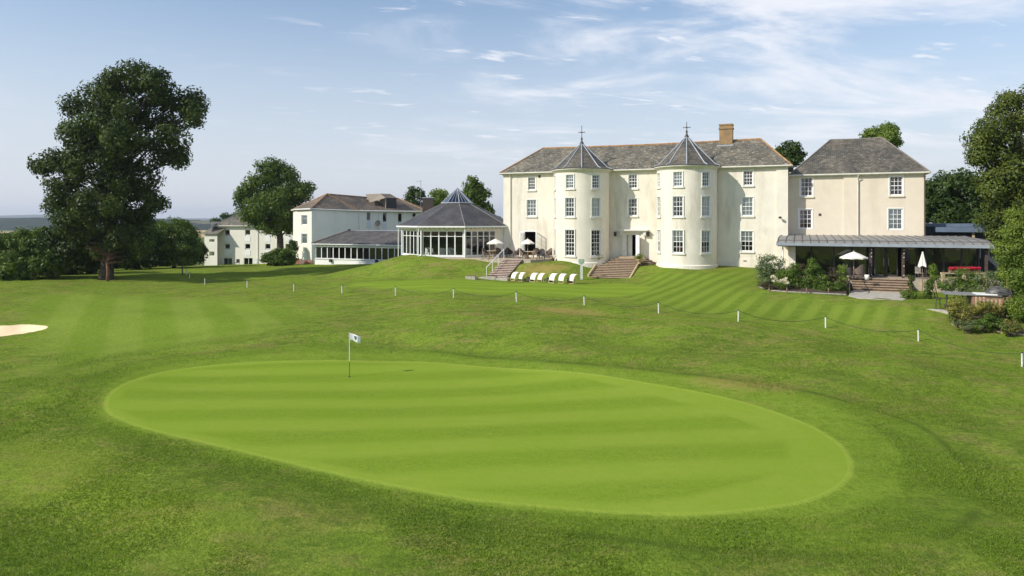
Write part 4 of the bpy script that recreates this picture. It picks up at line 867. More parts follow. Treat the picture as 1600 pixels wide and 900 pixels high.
# turrets
def turret(uc, apex, fin, gz):
    T = Tur(FM, uc, DT, RT); o2 = []; ws = []
    for i, deg in enumerate((-62, -8, 47)):
        for lv, (z0, z1, w) in enumerate(((gz[0], gz[1], 1.02), (7.86, 9.70, 0.96), (10.58, 11.93, 0.84))):
            a = R(deg) * RT; o2.append((a - w / 2, a + w / 2, z0, z1)); ws.append((deg, w, z0, z1, i, lv))
    mb = MB(); wall(mb, T, -R(130) * RT, R(130) * RT, ZG - .1, ZE - .06, o2, du=.18)
    tw = mb.build('turret_wall', 'cream', house)
    for deg, w, z0, z1, i, lv in ws:
        lo = T.local(deg); cw = math.sin(w / 2 / RT) * RT
        cu = ('' if lv == 0 and gz[0] < 4.3 else 'h') if lv == 0 else ('n' if (i + lv) % 3 == 0 else 'd' if lv == 1 else 'dn' if i == 1 and uc > 15 else 'd')
        glazing(house, lo, -cw, cw, z0, z1, d=-.085, sill=None, surround=.06, fw=.085, bw=.034, curt=cu or None, rows=6 if lv == 0 and gz[0] < 4.3 else 4)
        s = MB(); wd = w / 2 + .12; n = 5
        vs = []
        for k in range(n + 1):
            a = R(deg) * RT - wd + 2 * wd * k / n
            vs += [T.pt(a, -.12, z0 - .14), T.pt(a, .11, z0 - .14), T.pt(a, .11, z0 - .005), T.pt(a, -.12, z0 - .005)]
        fs = [(4 * k + j, 4 * k + (j + 1) % 4, 4 * k + 4 + (j + 1) % 4, 4 * k + 4 + j) for k in range(n) for j in range(4)] + [(0, 1, 2, 3), (4 * n + 3, 4 * n + 2, 4 * n + 1, 4 * n)]
        s.add(vs, fs); s.build('sill', 'offwhite', house)
    # rounded cornice and gutter
    mb = MB(); c = T.c; mb.lathe((c[0], c[1], 0), [(RT + .002, ZE - .34), (RT + .05, ZE - .32), (RT + .08, ZE - .22), (RT + .22, ZE - .12), (RT + .30, ZE - .10), (RT + .33, ZE - .02), (RT + .26, ZE + .02), (RT - .2, ZE + .03)], 56)
    mb.build('cornice', 'gutter', house, smooth=True)
    mb = MB(); mb.lathe((c[0], c[1], 0), [(RT + .10, ZG - .3), (RT + .10, 3.42), (RT + .002, 3.50)], 56); mb.build('plinth', 'cream', house)
    for z in (3.84, 7.15, 9.98):
        mb = MB(); mb.lathe((c[0], c[1], 0), [(0.01, z), (RT - .2, z), (RT - .2, z - .1), (.01, z - .1)], 32); mb.build('floor', 'floorin', house)
    # ten-sided slate spire
    a0 = math.atan2(-c[1], -c[0]); n = 10; ro = (RT + .36); ring = [(c[0] + ro * math.cos(a0 + 2 * math.pi * k / n), c[1] + ro * math.sin(a0 + 2 * math.pi * k / n), ZE + .0) for k in range(n)]
    mid = [(c[0] + ro * .86 * math.cos(a0 + 2 * math.pi * k / n), c[1] + ro * .86 * math.sin(a0 + 2 * math.pi * k / n), ZE + .22) for k in range(n)]
    top = (c[0], c[1], apex)
    mb = MB(); nn = 56
    # bell-cast foot follows the round wall
    for k in range(n):
        m_ = 7
        for j in range(m_):
            t0, t1 = j / m_, (j + 1) / m_
            def foot(t): th = a0 + 2 * math.pi * (k + t) / n; rr = RT + .38; return (c[0] + rr * math.cos(th), c[1] + rr * math.sin(th), ZE + .03)
            def mi(t): return tuple(mid[k][i] + (mid[(k + 1) % n][i] - mid[k][i]) * t for i in range(3))
            mb.quad(foot(t0), foot(t1), mi(t1), mi(t0))
        mb.tri(mid[k], mid[(k + 1) % n], top)
    sp = mb.build('turret_roof', 'slatedark', house)
    mb = MB()
    for k in range(n):
        th = a0 + 2 * math.pi * k / n; mb.tube([(c[0] + (RT + .38) * math.cos(th), c[1] + (RT + .38) * math.sin(th), ZE + .06), (mid[k][0], mid[k][1], mid[k][2] + .03), (top[0], top[1], apex + .03)], [.06, .06, .05], 6)
    mb.build('lead_hip', 'lead', sp)
    mb = MB(); mb.lathe((c[0], c[1], apex), [(.22, -.25), (.20, 0.0), (.10, .14), (.06, .30), (.12, .40), (.06, .5), (.035, .62), (.03, fin - apex), (0.005, fin - apex + .05)], 10)
    for ang in (0, 90):
        th = A0 + R(ang); q = .30; z = apex + (fin - apex) * .62
        mb.tube([(c[0] - q * math.cos(th), c[1] - q * math.sin(th), z), (c[0] + q * math.cos(th), c[1] + q * math.sin(th), z)], .028, 6)
        for s_ in (-1, 1): mb.lathe((c[0] + s_ * q * math.cos(th), c[1] + s_ * q * math.sin(th), z - .06), [(.005, 0), (.06, .06), (.005, .12)], 6)
    mb.build('finial', 'darkmetal', sp, smooth=True)
    return T
T1 = turret(UL, 15.25, 16.95, (4.08, 6.62)); T2 = turret(UR, 15.45, 16.75, (4.55, 6.62))
# things seen inside bay windows
def bay_flowers(T, deg, z, lab):
    lo = T.local(deg); p = lo.pt(-.05, -.55, z); root = thing('flower_vase', lab, 'vase', p)
    mb = MB(); mb.lathe(p, [(.01, 0), (.09, 0), (.11, .12), (.06, .26), (.08, .3)], 10); mb.build('vase', 'pot', root, smooth=True)
    c = np.array(p) + NR.normal(size=(160, 3)) * (.16, .16, .13) + (0, 0, .46); leaf_object('flowers', c, .05, 'redflower', root)
bay_flowers(T2, -8, 4.55, 'pink flowers in a vase inside the right turret ground-floor window')

# ------------------------------------------------------------ tan block on the right
tanb = thing('tan_block', 'tan rendered two-window-wide house block with hipped slate roof', 'house', FM.pt(33.5, -5.5, ZG))
FB = Fr(FM.pt(0, -1.5, 0)[:2], A0)
ops = []; wins = []; U1 = 39.0
for q in ((1250.5, 1270, 277, 307, 'r'), (1248.5, 1269, 327, 357.5, 'r'), (1390, 1411, 275, 305.5, 'r'), (1388, 1410.5, 326, 359, 'n')):
    addw(FB, *q[:4], curt=q[4])
mb = MB(); wall(mb, FB, 28.05, U1, ZG, 11.65, ops)
wall(mb, Fr(FB.pt(U1, 0, 0)[:2], A0 + R(90)), 0, 8, ZG, 11.65); wall(mb, Fr(FB.pt(U1, -8, 0)[:2], A0 + R(180)), 0, 10.95, ZG, 11.65)
mb.build('wall', 'tan', tanb)
for i, (fr, r_, k) in enumerate(wins): glazing(tanb, fr, *r_, fw=.095, bw=.036, surround=.08, sill='tan' if i in (0, 2) else None, **k)
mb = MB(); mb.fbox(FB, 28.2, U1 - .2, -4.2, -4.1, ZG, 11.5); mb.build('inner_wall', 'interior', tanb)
mb = MB(); mb.fbox(FB, 28.2, U1 - .2, -4.1, -.2, 8.9, 9.0); mb.fbox(FB, 28.2, U1 - .2, -4.1, -.2, 6.3, 6.4); mb.build('floor', 'floorin', tanb)
mb = MB(); mb.fbox(FB, FB.upx(1318), FB.upx(1340), 0, .12, 6.0, 11.5); mb.build('pilaster', 'tan', tanb)
mb = MB(); mb.fbox(FB, 28.06, U1 + .04, .003, .14, 11.48, 11.6); mb.build('cornice', 'gutter', tanb)
pipe(tanb, FB, FB.upx(1340.5), 6.1, 11.5, d=.12, r=.05); pipe(tanb, FB, U1 - .08, 6.1, 11.6, d=.08, r=.05, m='riser')
hip_roof(tanb, FB, 28.4, U1, 0, 8, 11.68, 15.2, 31.7, 36.1, 'slatedark', 'ridgegrey', oh=.3, ridge_r=.07, hipm='ridgegrey', sag=.03)
u = FB.upx(1281); mb = MB(); mb.fbox(FB, u - .1, u + .1, 0.002, .05, 7.95, 8.15); mb.build('air_vent', 'darkmetal', tanb)

# ------------------------------------------------------------ glazed garden room with the lead canopy
gard = thing('garden_room', 'long low glazed garden room under a curved lead canopy', 'pavilion', FM.pt(35, -1, 3.2))
CU0, CU1, CD = 27.4, 41.8, 8.3           # d is measured outwards from the main facade
P = FM.pt
mb = MB(); u_b = [27.4, 41.6]
prof = [(CD, 5.74), (CD - .9, 5.93), (CD - 2.2, 6.05), (0.6, 6.13), (-1.5, 6.2)]
n = 24
for i in range(n):
    a = CU0 + (CU1 - CU0) * i / n; b = CU0 + (CU1 - CU0) * (i + 1) / n
    for (d0, z0), (d1, z1) in zip(prof, prof[1:]):
        def cl(u, d): return max(u, 28.02) if d < 0.2 else u
        mb.quad(P(cl(a, d0), d0, z0), P(cl(b, d0), d0, z0), P(cl(b, d1), d1, z1), P(cl(a, d1), d1, z1))
for (d0, z0), (d1, z1) in zip(prof, prof[1:]):
    mb.quad(P(CU1, d0, z0), P(CU1, d0, 5.6), P(CU1, d1, 5.6), P(CU1, d1, z1)); 
rf = mb.build('canopy_roof', 'leadroof', gard)
mb = MB()
for i in range(n + 1):
    u = CU0 + (CU1 - CU0) * i / n; mb.tube([P(max(u, 28.05) if d < .2 else u, d, z + .02) for d, z in prof], .035, 5)
mb.tube([P(CU0, CD - .9, 5.955), P(CU1, CD - .9, 5.955)], .03, 5); mb.build('roof_seam', 'leadseam', rf)
mb = MB(); mb.fbox(FM, CU0 - .05, CU1 + .05, CD, CD + .12, 5.54, 5.77); mb.fbox(FM, CU1, CU1 + .1, -1.4, CD, 5.54, 5.80); mb.fbox(FM, CU0 - .1, CU0, .1, CD, 5.54, 5.80); mb.build('fascia', 'fascia', rf)
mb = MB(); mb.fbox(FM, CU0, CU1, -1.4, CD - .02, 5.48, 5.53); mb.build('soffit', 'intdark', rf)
# walls, inner rooms
GD = 6.6
FG = Fr(FM.pt(0, GD, 0)[:2], A0)
mb = MB(); ug = FG.upx(1243)
mb.fbox(FG, 28.15, ug, -.25, 0, 3.1, 5.5); mb.fbox(FG, 28.15, 28.4, -6.4, -.25, 3.1, 5.5); mb.build('end_wall', 'cream', gard)
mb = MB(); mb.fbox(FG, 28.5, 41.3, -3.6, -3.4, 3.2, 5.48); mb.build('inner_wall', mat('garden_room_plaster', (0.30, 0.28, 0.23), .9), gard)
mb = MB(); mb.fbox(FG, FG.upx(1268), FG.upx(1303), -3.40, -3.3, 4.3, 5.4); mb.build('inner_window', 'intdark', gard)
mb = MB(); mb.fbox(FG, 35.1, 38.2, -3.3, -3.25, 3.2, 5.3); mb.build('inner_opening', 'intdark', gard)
mb = MB(); mb.fbox(FG, 28.4, 41.4, -3.3, 0, 3.12, 3.21); mb.build('floor', 'floorin', gard)
xs = [1243, 1268, 1303, 1331, 1358]
for a, b in zip(xs, xs[1:]): glazing(gard, FG, FG.upx(a) + .01, FG.upx(b) - .01, 3.25, 5.47, d=-.05, cols=1, rows=1, fw=.05, rail=False, m='darkmetal', glass='glassdark')
for i, (a, b) in enumerate(((1366, 1384), (1385, 1403))):
    w = glazing(gard, FG, FG.upx(a), FG.upx(b), 3.23, 5.47, d=-.05, cols=1, rows=1, fw=.08, rail=False, m='darkmetal', glass='glassdark', name='glazed_door')
    u = FG.upx(b) - .15 if i == 0 else FG.upx(a) + .15; mb = MB(); mb.tube([FG.pt(u, .0, 4.0), FG.pt(u, .08, 4.0), FG.pt(u, .08, 4.6), FG.pt(u, .0, 4.6)], .02, 6); mb.build('handle', 'steel', w)
for a, b in ((1412, 1432), (1433, 1446)): glazing(gard, FG, FG.upx(a), FG.upx(b), 3.25, 5.47, d=-.05, cols=1, rows=1, fw=.05, rail=False, m='darkmetal', glass='glassdark')
ue = 41.3; us = FG.upx(1447); 
for i in range(3):
    a = us + (ue - us) * i / 3; b = us + (ue - us) * (i + 1) / 3; glazing(gard, FG, a + .01, b - .01, 3.25, 5.47, d=-.05, cols=1, rows=1, fw=.05, rail=False, m='darkmetal', glass='glassdark')
FGR = Fr(FG.pt(ue, 0, 0)[:2], A0 + R(90)); glazing(gard, FGR, 0.02, 5, 3.25, 5.47, d=-.05, cols=3, rows=1, fw=.06, bw=.06, rail=False, m='darkmetal', glass='glassdark')
mb = MB(); mb.fbox(FG, FG.upx(1418), FG.upx(1430), -3.39, -3.36, 4.2, 5.0); mb.build('notice_board', 'offwhite', gard)
for px in (1360.5, 1411, 1541):
    u = FM.upx(px, CD - .5); mb = MB(); mb.fbox(FM, u - .09, u + .09, CD - .6, CD - .42, 3.15, 5.5); c_ = mb.build('column', 'brownpost', gard)
    if px < 1500:
        for z in (3.4, 4.1, 4.75, 5.05, 5.3): q = MB(); q.lathe(P(u + .05, CD - .37, z - .04), [(.005, 0), (.045, .045), (.005, .09)], 8); q.build('bulb', 'bulb', c_)
pipe(gard, FM, 27.75, 3.2, 5.6, d=GD - .1, r=.06, m='white')
# paved terrace under and before the room
mb = MB()
mb.prism([P(27.8, GD - .3, 0)[:2], P(27.8, CD + .3, 0)[:2], P(42.2, CD + .3, 0)[:2], P(42.2, -1, 0)[:2], P(28.1, -1, 0)[:2]], 2.2, 3.19)
o = mb.build('garden_terrace', 'paving'); o['kind'] = 'structure'
# upper flat roofs behind
up = thing('flat_roof_annex', 'dark annex with stepped blue-grey flat roofs beyond the tan block', 'annex', FM.pt(43, -5, 3))
F2 = Fr(FM.pt(0, -3, 0)[:2], A0)
a, b = F2.upx(1446), F2.upx(1548); z1 = F2.zpy(349.5, a + 2)
mb = MB(); mb.fbox(F2, a - 2, b + 1, -4, -.6, 3, z1 - .3); mb.build('wall', mat('annex_dark', (0.05, .06, .08), .6), up)
mb = MB(); mb.fbox(F2, a - 2, b - .5, -4.2, -.4, z1 - .28, z1); mb.build('upper_roof', 'bluefascia', up)
mb = MB(); mb.fbox(F2, F2.upx(1459.5), b, -.4, .8, z1 - .72, z1 - .30); mb.build('lower_roof', 'bluefascia', up)
mb = MB(); mb.fbox(F2, F2.upx(1517), F2.upx(1521), .3, .5, 3, z1 - .74); mb.build('post', 'palewood', up)

# ------------------------------------------------------------ terrace, steps
def slab(name, poly, z0, z1, m, lab=None):
    mb = MB(); mb.prism(poly, z0, z1); o = mb.build(name, m); o['kind'] = 'structure'; return o
tz = 3.70
slab('terrace', [P(-9.5, 4.6, 0)[:2], P(1.5, 4.9, 0)[:2], P(5.0, 4.9, 0)[:2], P(6.2, 3.4, 0)[:2], P(6.2, .05, 0)[:2], P(-.1, .05, 0)[:2], P(-.1, -.5, 0)[:2], P(-9.5, -.5, 0)[:2]], 2.9, tz, 'paving')
def steps(name, label, fr, u0, u1, d0, ztop, n, rise, run, tread, spread=0.0, base=None):
    root = thing(name, label, 'steps', fr.pt((u0 + u1) / 2, d0, ztop - n * rise))
    for i in range(n):
        z = ztop - rise * (i + 1) + rise; zt = ztop - rise * i - rise; e = spread * i
        mb = MB(); mb.fbox(fr, u0 - e, u1 + e, d0 + run * i, d0 + run * (i + 1) - .03, zt - .35, zt + rise - .055 - rise * 0); mb.build('riser', 'riser', root)
        mb = MB(); mb.fbox(fr, u0 - e - .03, u1 + e + .03, d0 + run * i - (.0), d0 + run * (i + 1) + .02, zt + rise - .053, zt + rise); mb.build('tread', tread, root)
    return root
# left flight (white handrail)
uA = FM.upx(789, 4.6); 
st = steps('terrace_steps', 'pinkish brick and stone steps with white handrail below the left parasols', FM, uA, uA + 1.95, 4.75, tz - .0, 11, .137, .36, 'stepred')
rp = []
for k in range(4):
    d = 4.7 + k * 1.35; z = tz - (d - 4.75) / .36 * .137; rp.append((d, z))
hr = thing('handrail', 'white metal handrail along the left terrace steps', 'handrail', P(uA - .1, 4.7, 2.3))
mb = MB(); mb.tube([P(uA - .08, d, z + .95) for d, z in rp], .035, 8); mb.build('rail', 'white', hr)
for d, z in rp: mb = MB(); mb.tube([P(uA - .08, d, z - .3), P(uA - .08, d, z + .94)], .028, 8); mb.build('post', 'white', hr)
for i, (px, lab) in enumerate(((736, 'small stone trough beside the foot of the left steps, left one'), (768, 'small stone trough at the right foot of the handrail steps'))):
    g = G(px, 437); root = thing('stone_trough', lab, 'trough', g, 'stone troughs by the left steps')
    mb = MB(); x, y, z = g
    f_ = Fr((x, y), A0); mb.fbox(f_, -.5, .5, -.2, .2, z - .05, z + .32); t_ = mb.build('trough', 'stone', root); mb = MB(); mb.fbox(f_, -.44, .44, -.15, .15, z + .321, z + .34); mb.build('soil', 'soil', root)
mb = MB(); e = 4.75 + 11 * .36; mb.fbox(FM, uA - .6, uA + 2.3, e - .1, e + .7, 2.0, 2.24); o = mb.build('step_landing', 'concrete'); o['kind'] = 'structure'
# central flight
ud0, ud1 = dr[0] - .75, dr[1] + 1.0
ct = thing('entrance_steps', 'wide brown stone steps rising to the front door between the turrets', 'steps', P((ud0 + ud1) / 2, 3, 2.4))
mb = MB(); mb.fbox(FM, ud0, ud1, .0, 1.0, 3.0, 3.985); mb.build('landing', 'steptan', ct)
z = 3.985; d = 1.0
for i in range(3):
    z -= .145; mb = MB(); mb.fbox(FM, ud0 - .25 * (i + 1), ud1 + .28 * (i + 1), 0.0 if i else 0.001, d + .32, z - .4, z - .05); mb.build('riser', 'riser', ct)
    mb = MB(); mb.fbox(FM, ud0 - .25 * (i + 1), ud1 + .28 * (i + 1), d - .0, d + .35, z - .048, z); mb.build('tread', 'steptan', ct); d += .34
z -= .145
mb = MB(); mb.fbox(FM, ud0 - .9, ud1 + 1.0, 0.002, d - .04, z - .3, z + .05); mb.build('riser', 'riser', ct)
us0, us1 = FM.upx(936, 2.3), FM.upx(993.7, 2.3); sr = (z - 2.2) / 9
for i in range(9):
    zz = z - sr * i; dd0 = d + .40 * i - .15
    mb = MB(); mb.fbox(FM, us0, us1, dd0, dd0 + .38, zz - .5, zz - .06); mb.build('riser', 'riser', ct)
    mb = MB(); mb.fbox(FM, us0 - .03, us1 + .03, dd0, dd0 + .43, zz - .058, zz); mb.build('tread', 'steptan', ct)
zend = z - sr * 9; dend = d + .40 * 9 - .1
for u_ in (us0 - .14, us1 + .14):
    mb = MB(); V = []; zk = .16 if u_ < us1 else 0
    for du in (-.07, .07): V += [P(u_ + du, d - .1, z - .5), P(u_ + du, dend, zend - .4), P(u_ + du, dend, zend + .14 + zk), P(u_ + du, d - .1, z + .10 + zk)]
    mb.add(V, [(0, 1, 2, 3), (7, 6, 5, 4), (0, 4, 5, 1), (1, 5, 6, 2), (2, 6, 7, 3), (3, 7, 4, 0)]); mb.build('side_kerb', 'palewood', ct)
for px, lab, hgt in ((934, 'stone urn of leafy plants at the left head of the entrance steps', 0), (999, 'low planted bowl beside the front door, right of the entrance steps', 1)):
    u = FM.upx(px, 2.3); p = P(u, 2.4, z + .0); root = thing('plant_urn', lab, 'urn', p, 'planted urns by the entrance steps')
    if hgt == 0: mb = MB(); mb.fbox(FM, u - .2, u + .2, 2.2, 2.6, p[2] - .8, p[2] + .02); mb.build('pedestal', 'stone', root)
    mb = MB(); mb.lathe(p, [(.01, 0), (.18, 0), (.14, .08), (.1, .14), (.25, .3), (.34, .42), (.30, .45)], 14); mb.build('urn', 'pot', root, smooth=True)
    c = np.array(p) + NR.normal(size=(420, 3)) * (.2, .2, .15) + (0, 0, .6); leaf_object('foliage', c, .06, 'lf_lime', root)
# right flight
uB0, uB1 = FM.upx(1331, CD + .4), FM.upx(1419, CD + .4)
steps('garden_steps', 'six pale stone steps in front of the glazed garden room', FM, uB0, uB1, CD + .3, 3.19, 6, .155, .36, 'steptan')
gp = [G(1326, 463), G(1340, 468), G(1375, 470), G(1410, 470), G(1419, 466), G(1419, 458), G(1330, 458)]
mb = MB(); mb.prism([(x, y) for x, y, z in gp], 2.0, max(g[2] for g in gp[:4]) + .03); o = mb.build('paving_pad', 'concrete'); o['kind'] = 'structure'

# ------------------------------------------------------------ round pavilion
PC = (-6.08, 76.0); PR = 6.6
pav = thing('octagonal_pavilion', 'eight-sided glazed pavilion with grey slate roof and glass lantern', 'pavilion', (PC[0], PC[1], 3.7))
pa0 = -math.pi / 2 + R(11.4)
def ring(r, z, off=0.0): return [(PC[0] + r * math.cos(pa0 + k * math.pi / 4 + off), PC[1] + r * math.sin(pa0 + k * math.pi / 4 + off), z) for k in range(8)]
E, Lr = ring(PR + .05, 6.92), ring(1.75, 9.34)
mb = MB()
for k in range(8): mb.quad(E[k], E[(k + 1) % 8], Lr[(k + 1) % 8], Lr[k])
prf = mb.build('roof', 'slatenew', pav)
mb = MB()
for k in range(8): mb = MB(); mb.tube([E[k], Lr[k]], .05, 6); mb.build('hip_tiles', 'ridgegrey', prf)
ap = (PC[0], PC[1], 11.12); L2 = ring(1.78, 9.42)
mb = MB()
for k in range(8): mb.tri(L2[k], L2[(k + 1) % 8], ap)
lan = mb.build('lantern_glass', glassmat('lantern_glass', (.42, .52, .54), 2.2), pav)
mb = MB()
for k in range(8):
    mb.tube([L2[k], ap], .05, 6); mb.tube([L2[k], L2[(k + 1) % 8]], .07, 6)
    for j in (1, 2): 
        q = [L2[k][i] + (L2[(k + 1) % 8][i] - L2[k][i]) * j / 3 for i in range(3)]; mb.tube([q, ap], .022, 5)
mb.build('lantern_frame', 'lead', lan)
mb = MB()
for a_, b_ in ((PR + .12, PR - .02),):
    o1, i1 = ring(a_, 6.78), ring(b_, 6.78); o2, i2 = ring(a_, 6.93), ring(b_, 6.93)
    for k in range(8):
        j = (k + 1) % 8; mb.quad(o1[k], o1[j], o2[j], o2[k]); mb.quad(i1[j], i1[k], i2[k], i2[j]); mb.quad(o2[k], o2[j], i2[j], i2[k]); mb.quad(o1[j], o1[k], i1[k], i1[j])
mb.build('fascia', 'white', pav)
WR = PR - .55
Ws = ring(WR, 0); mbr = MB(); mbs = MB(); sf = MB()
s1, s2 = ring(PR, 6.80), ring(WR - .5, 6.72)
for k in range(8): sf.quad(s1[(k + 1) % 8], s1[k], s2[k], s2[(k + 1) % 8])
sf.build('soffit', 'offwhite', pav)
mb = MB(); mb.lathe((PC[0], PC[1], 0), [(.01, 3.72), (WR - .05, 3.72), (WR + .15, 3.72), (WR + .15, 3.2)], 8, a0=pa0); mb.build('floor', 'floorin', pav)
for k in range(8):
    a_, b_ = Ws[k], Ws[(k + 1) % 8]
    fr = Fr(a_[:2], to=b_[:2]); L = fr.len
    if fr.n[1] * (PC[1] - a_[1]) + fr.n[0] * (PC[0] - a_[0]) > 0: fr = Fr(b_[:2], to=a_[:2])
    cosang = fr.n[1]
    hw = MB(); hw.fbox(fr, .1, L - .1, -.12, 0, 6.42, 6.73); hw.build('head_wall', 'cream', pav)
    if k in (5, 6, 7, 0):
        full = (k != 0)
        n = 5; w_ = (L - .3) if full else (L - .3) * .84
        pw = w_ / n
        base = MB(); base.fbox(fr, .1, L - .1, -.10, .02, 3.72, 3.86); base.build('sill', 'white', pav)
        for j in range(n):
            u0 = .15 + pw * j; glazing(pav, fr, u0 + .005, u0 + pw - .005, 3.87, 6.41, d=-.03, cols=1, rows=1, fw=.055, rail=False, zsplit=[5.86], bw=.06)
        if not full: mb = MB(); mb.fbox(fr, .15 + w_, L - .1, -.12, 0, 3.72, 6.42); mb.build('wall', 'cream', pav)
        for j in range(9):
            u0 = L * (j + .5) / 9; bk = MB(); bk.fbox(fr, u0 - .05, u0 + .05, .02, .42, 6.62, 6.74); bk.build('bracket', 'white', pav)
    else:
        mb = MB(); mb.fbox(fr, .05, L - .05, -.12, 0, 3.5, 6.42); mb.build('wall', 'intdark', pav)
    q = ring(WR, 0)[k]; mb = MB(); mb.tube([(q[0], q[1], 3.6), (q[0], q[1], 6.75)], .10, 8); mb.build('corner_post', 'white', pav)
    if k in (6, 7, 0): q = ring(PR - .12, 0)[k]; mb = MB(); mb.tube([(q[0], q[1], 3.3), (q[0], q[1], 6.8)], .05, 8); mb.build('veranda_post', 'white', pav)
def armchair(loc, rz, lab):
    r_ = thing('armchair', lab, 'armchair', (0, 0, 0), 'white armchairs inside the pavilion')
    mb = MB(); mb.box(-.38, .38, -.35, .35, .12, .42); mb.build('seat', 'armchair', r_)
    mb = MB(); vs = []
    for k in range(9):
        th = R(-20 + 220 * k / 8); 
        for rr, z in ((.36, .3), (.45, .3), (.45, .8 + .1 * math.sin(th)), (.36, .8 + .1 * math.sin(th))): vs.append((rr * math.cos(th), rr * math.sin(th), z))
    mb.add(vs, [(4 * k + j, 4 * k + (j + 1) % 4, 4 * k + 4 + (j + 1) % 4, 4 * k + 4 + j) for k in range(8) for j in range(4)] + [(0, 1, 2, 3), (35, 34, 33, 32)]); mb.build('backrest', 'armchair', r_)
    for a in (-1, 1):
        for b in (-1, 1): mb = MB(); mb.tube([(a * .3, b * .28, 0), (a * .3, b * .28, .12)], .02, 6); mb.build('leg', 'darkmetal', r_)
    r_.location = loc; r_.rotation_euler = (0, 0, rz)
for px, D, lab in ((671, 72.2, 'white armchair behind the pavilion glass, leftmost of four'), (694, 71.8, 'white armchair behind the pavilion glass, second from the left'), (706, 71.8, 'white armchair behind the pavilion glass, third from the left'), (733, 71.6, 'white armchair behind the pavilion glass, rightmost of four')):
    armchair((PX(px, 0, D)[0], D, 3.73), R(20 + (px % 5) * 30), lab)

# ------------------------------------------------------------ white wing, lean-to
wing = thing('white_wing', 'white three-storey hotel wing with brown hipped roof and satellite dish', 'hotel wing', PX(540, 414, 104))
pts = [PX(458, 0, 109)[:2], PX(463, 0, 102.5)[:2], PX(487, 0, 100)[:2], PX(561, 0, 107)[:2], PX(665, 0, 114)[:2], (PX(700, 0, 122)[0], 124), (PX(470, 0, 116)[0], 118)]
ZE2 = [9.1, 9.15, 9.2, 9.0, 8.95, 8.9, 9.0]
wallf = []
for i in range(4):
    fr = Fr(pts[i], to=pts[i + 1]); wallf.append(fr)
def wwin(mb, fr, rects, u1, z1): wall(mb, fr, 0, u1, .3, z1, rects)
r1 = [wallf[1].rect(471, 480, 336, 351.5), wallf[1].rect(471, 480, 365, 381)]
dA = wallf[1].rect(473, 480, 393, 405)
r3 = [wallf[3].rect(573, 579, 331.5, 345), wallf[3].rect(598, 604, 332, 347), wallf[3].rect(622, 628, 333, 347.5), wallf[3].rect(644.5, 650, 333, 340)]
mb = MB(); wall(mb, wallf[0], 0, wallf[0].len, .3, 9.1); wall(mb, wallf[1], 0, wallf[1].len, .3, 9.15, r1 + [dA])
mb.build('lit_wall', 'creamfar', wing)
mb = MB(); wall(mb, wallf[2], 0, wallf[2].len, .3, 9.0); wall(mb, wallf[3], 0, wallf[3].len, .3, 8.93, r3)
for i in (4, 5, 6): fr = Fr(pts[i], to=pts[(i + 1) % 7]); wall(mb, fr, 0, fr.len, .3, 8.9)
mb.build('wall', 'whitewall', wing)
for r_ in r1: glazing(wing, wallf[1], *r_, cols=1, rows=3, zsplit=[r_[2] + (r_[3] - r_[2]) * .68], rail=False, curt='n', surround=.12, fw=.1)
mb = MB(); mb.fbox(wallf[1], dA[0], dA[1], -.12, -.05, dA[2], dA[3]); mb.build('door', 'white', wing)
for r_ in r3: glazing(wing, wallf[3], *r_, cols=1, rows=2, zsplit=[r_[2] + .2], rail=False, fw=.05); mb = MB(); mb.fbox(wallf[3], r_[0], r_[1], .002, .03, r_[2] - 1.2, r_[2] - .05); mb.build('infill_panel', mat('pale_blue_panel', (.62, .68, .76), .5), wing)
c3 = [(p[0], p[1], z) for p, z in zip(pts, ZE2)]
cen = np.mean([p[:2] for p in pts], 0)
ee = [(cen[0] + (p[0] - cen[0]) * 1.02, p[1] - (.35 if i < 5 else -.35), p[2]) for i, p in enumerate(c3)]
R0, R1, R2 = PX(511, 303, 106), PX(582, 309, 113), PX(622, 309.5, 116)
R2 = (R2[0], R2[1], R1[2])
mb = MB(); mb.tri(ee[0], ee[1], R0); mb.tri(ee[1], ee[2], R0); mb.tri(ee[2], ee[3], R0); mb.tri(ee[3], R1, R0); mb.quad(ee[3], ee[4], R2, R1); mb.tri(ee[4], ee[5], R2); mb.quad(ee[5], ee[6], R1, R2); mb.tri(ee[6], R0, R1); mb.tri(ee[6], ee[0], R0)
wr = mb.build('roof', 'tilebrown', wing)
mb = MB()
for a_, b_ in ((ee[0], R0), (ee[2], R0), (ee[3], R0), (R0, R1), (R1, R2), (ee[4], R2)): mb.tube([a_, b_], .10, 6)
mb.build('ridge_tiles', 'ridge', wr)
mb = MB()
for i in range(4): mb.tube([(ee[i][0], ee[i][1], ee[i][2] - .05), (ee[i + 1][0], ee[i + 1][1], ee[i + 1][2] - .05)], .09, 6)
mb.build('gutter', 'white', wr)
mb = MB(); mb.tube([wallf[2].pt(wallf[2].len - .05, .08, 8.9), wallf[2].pt(wallf[2].len - .05, .08, 1.5)], .06, 6); mb.build('downpipe', 'white', wing)
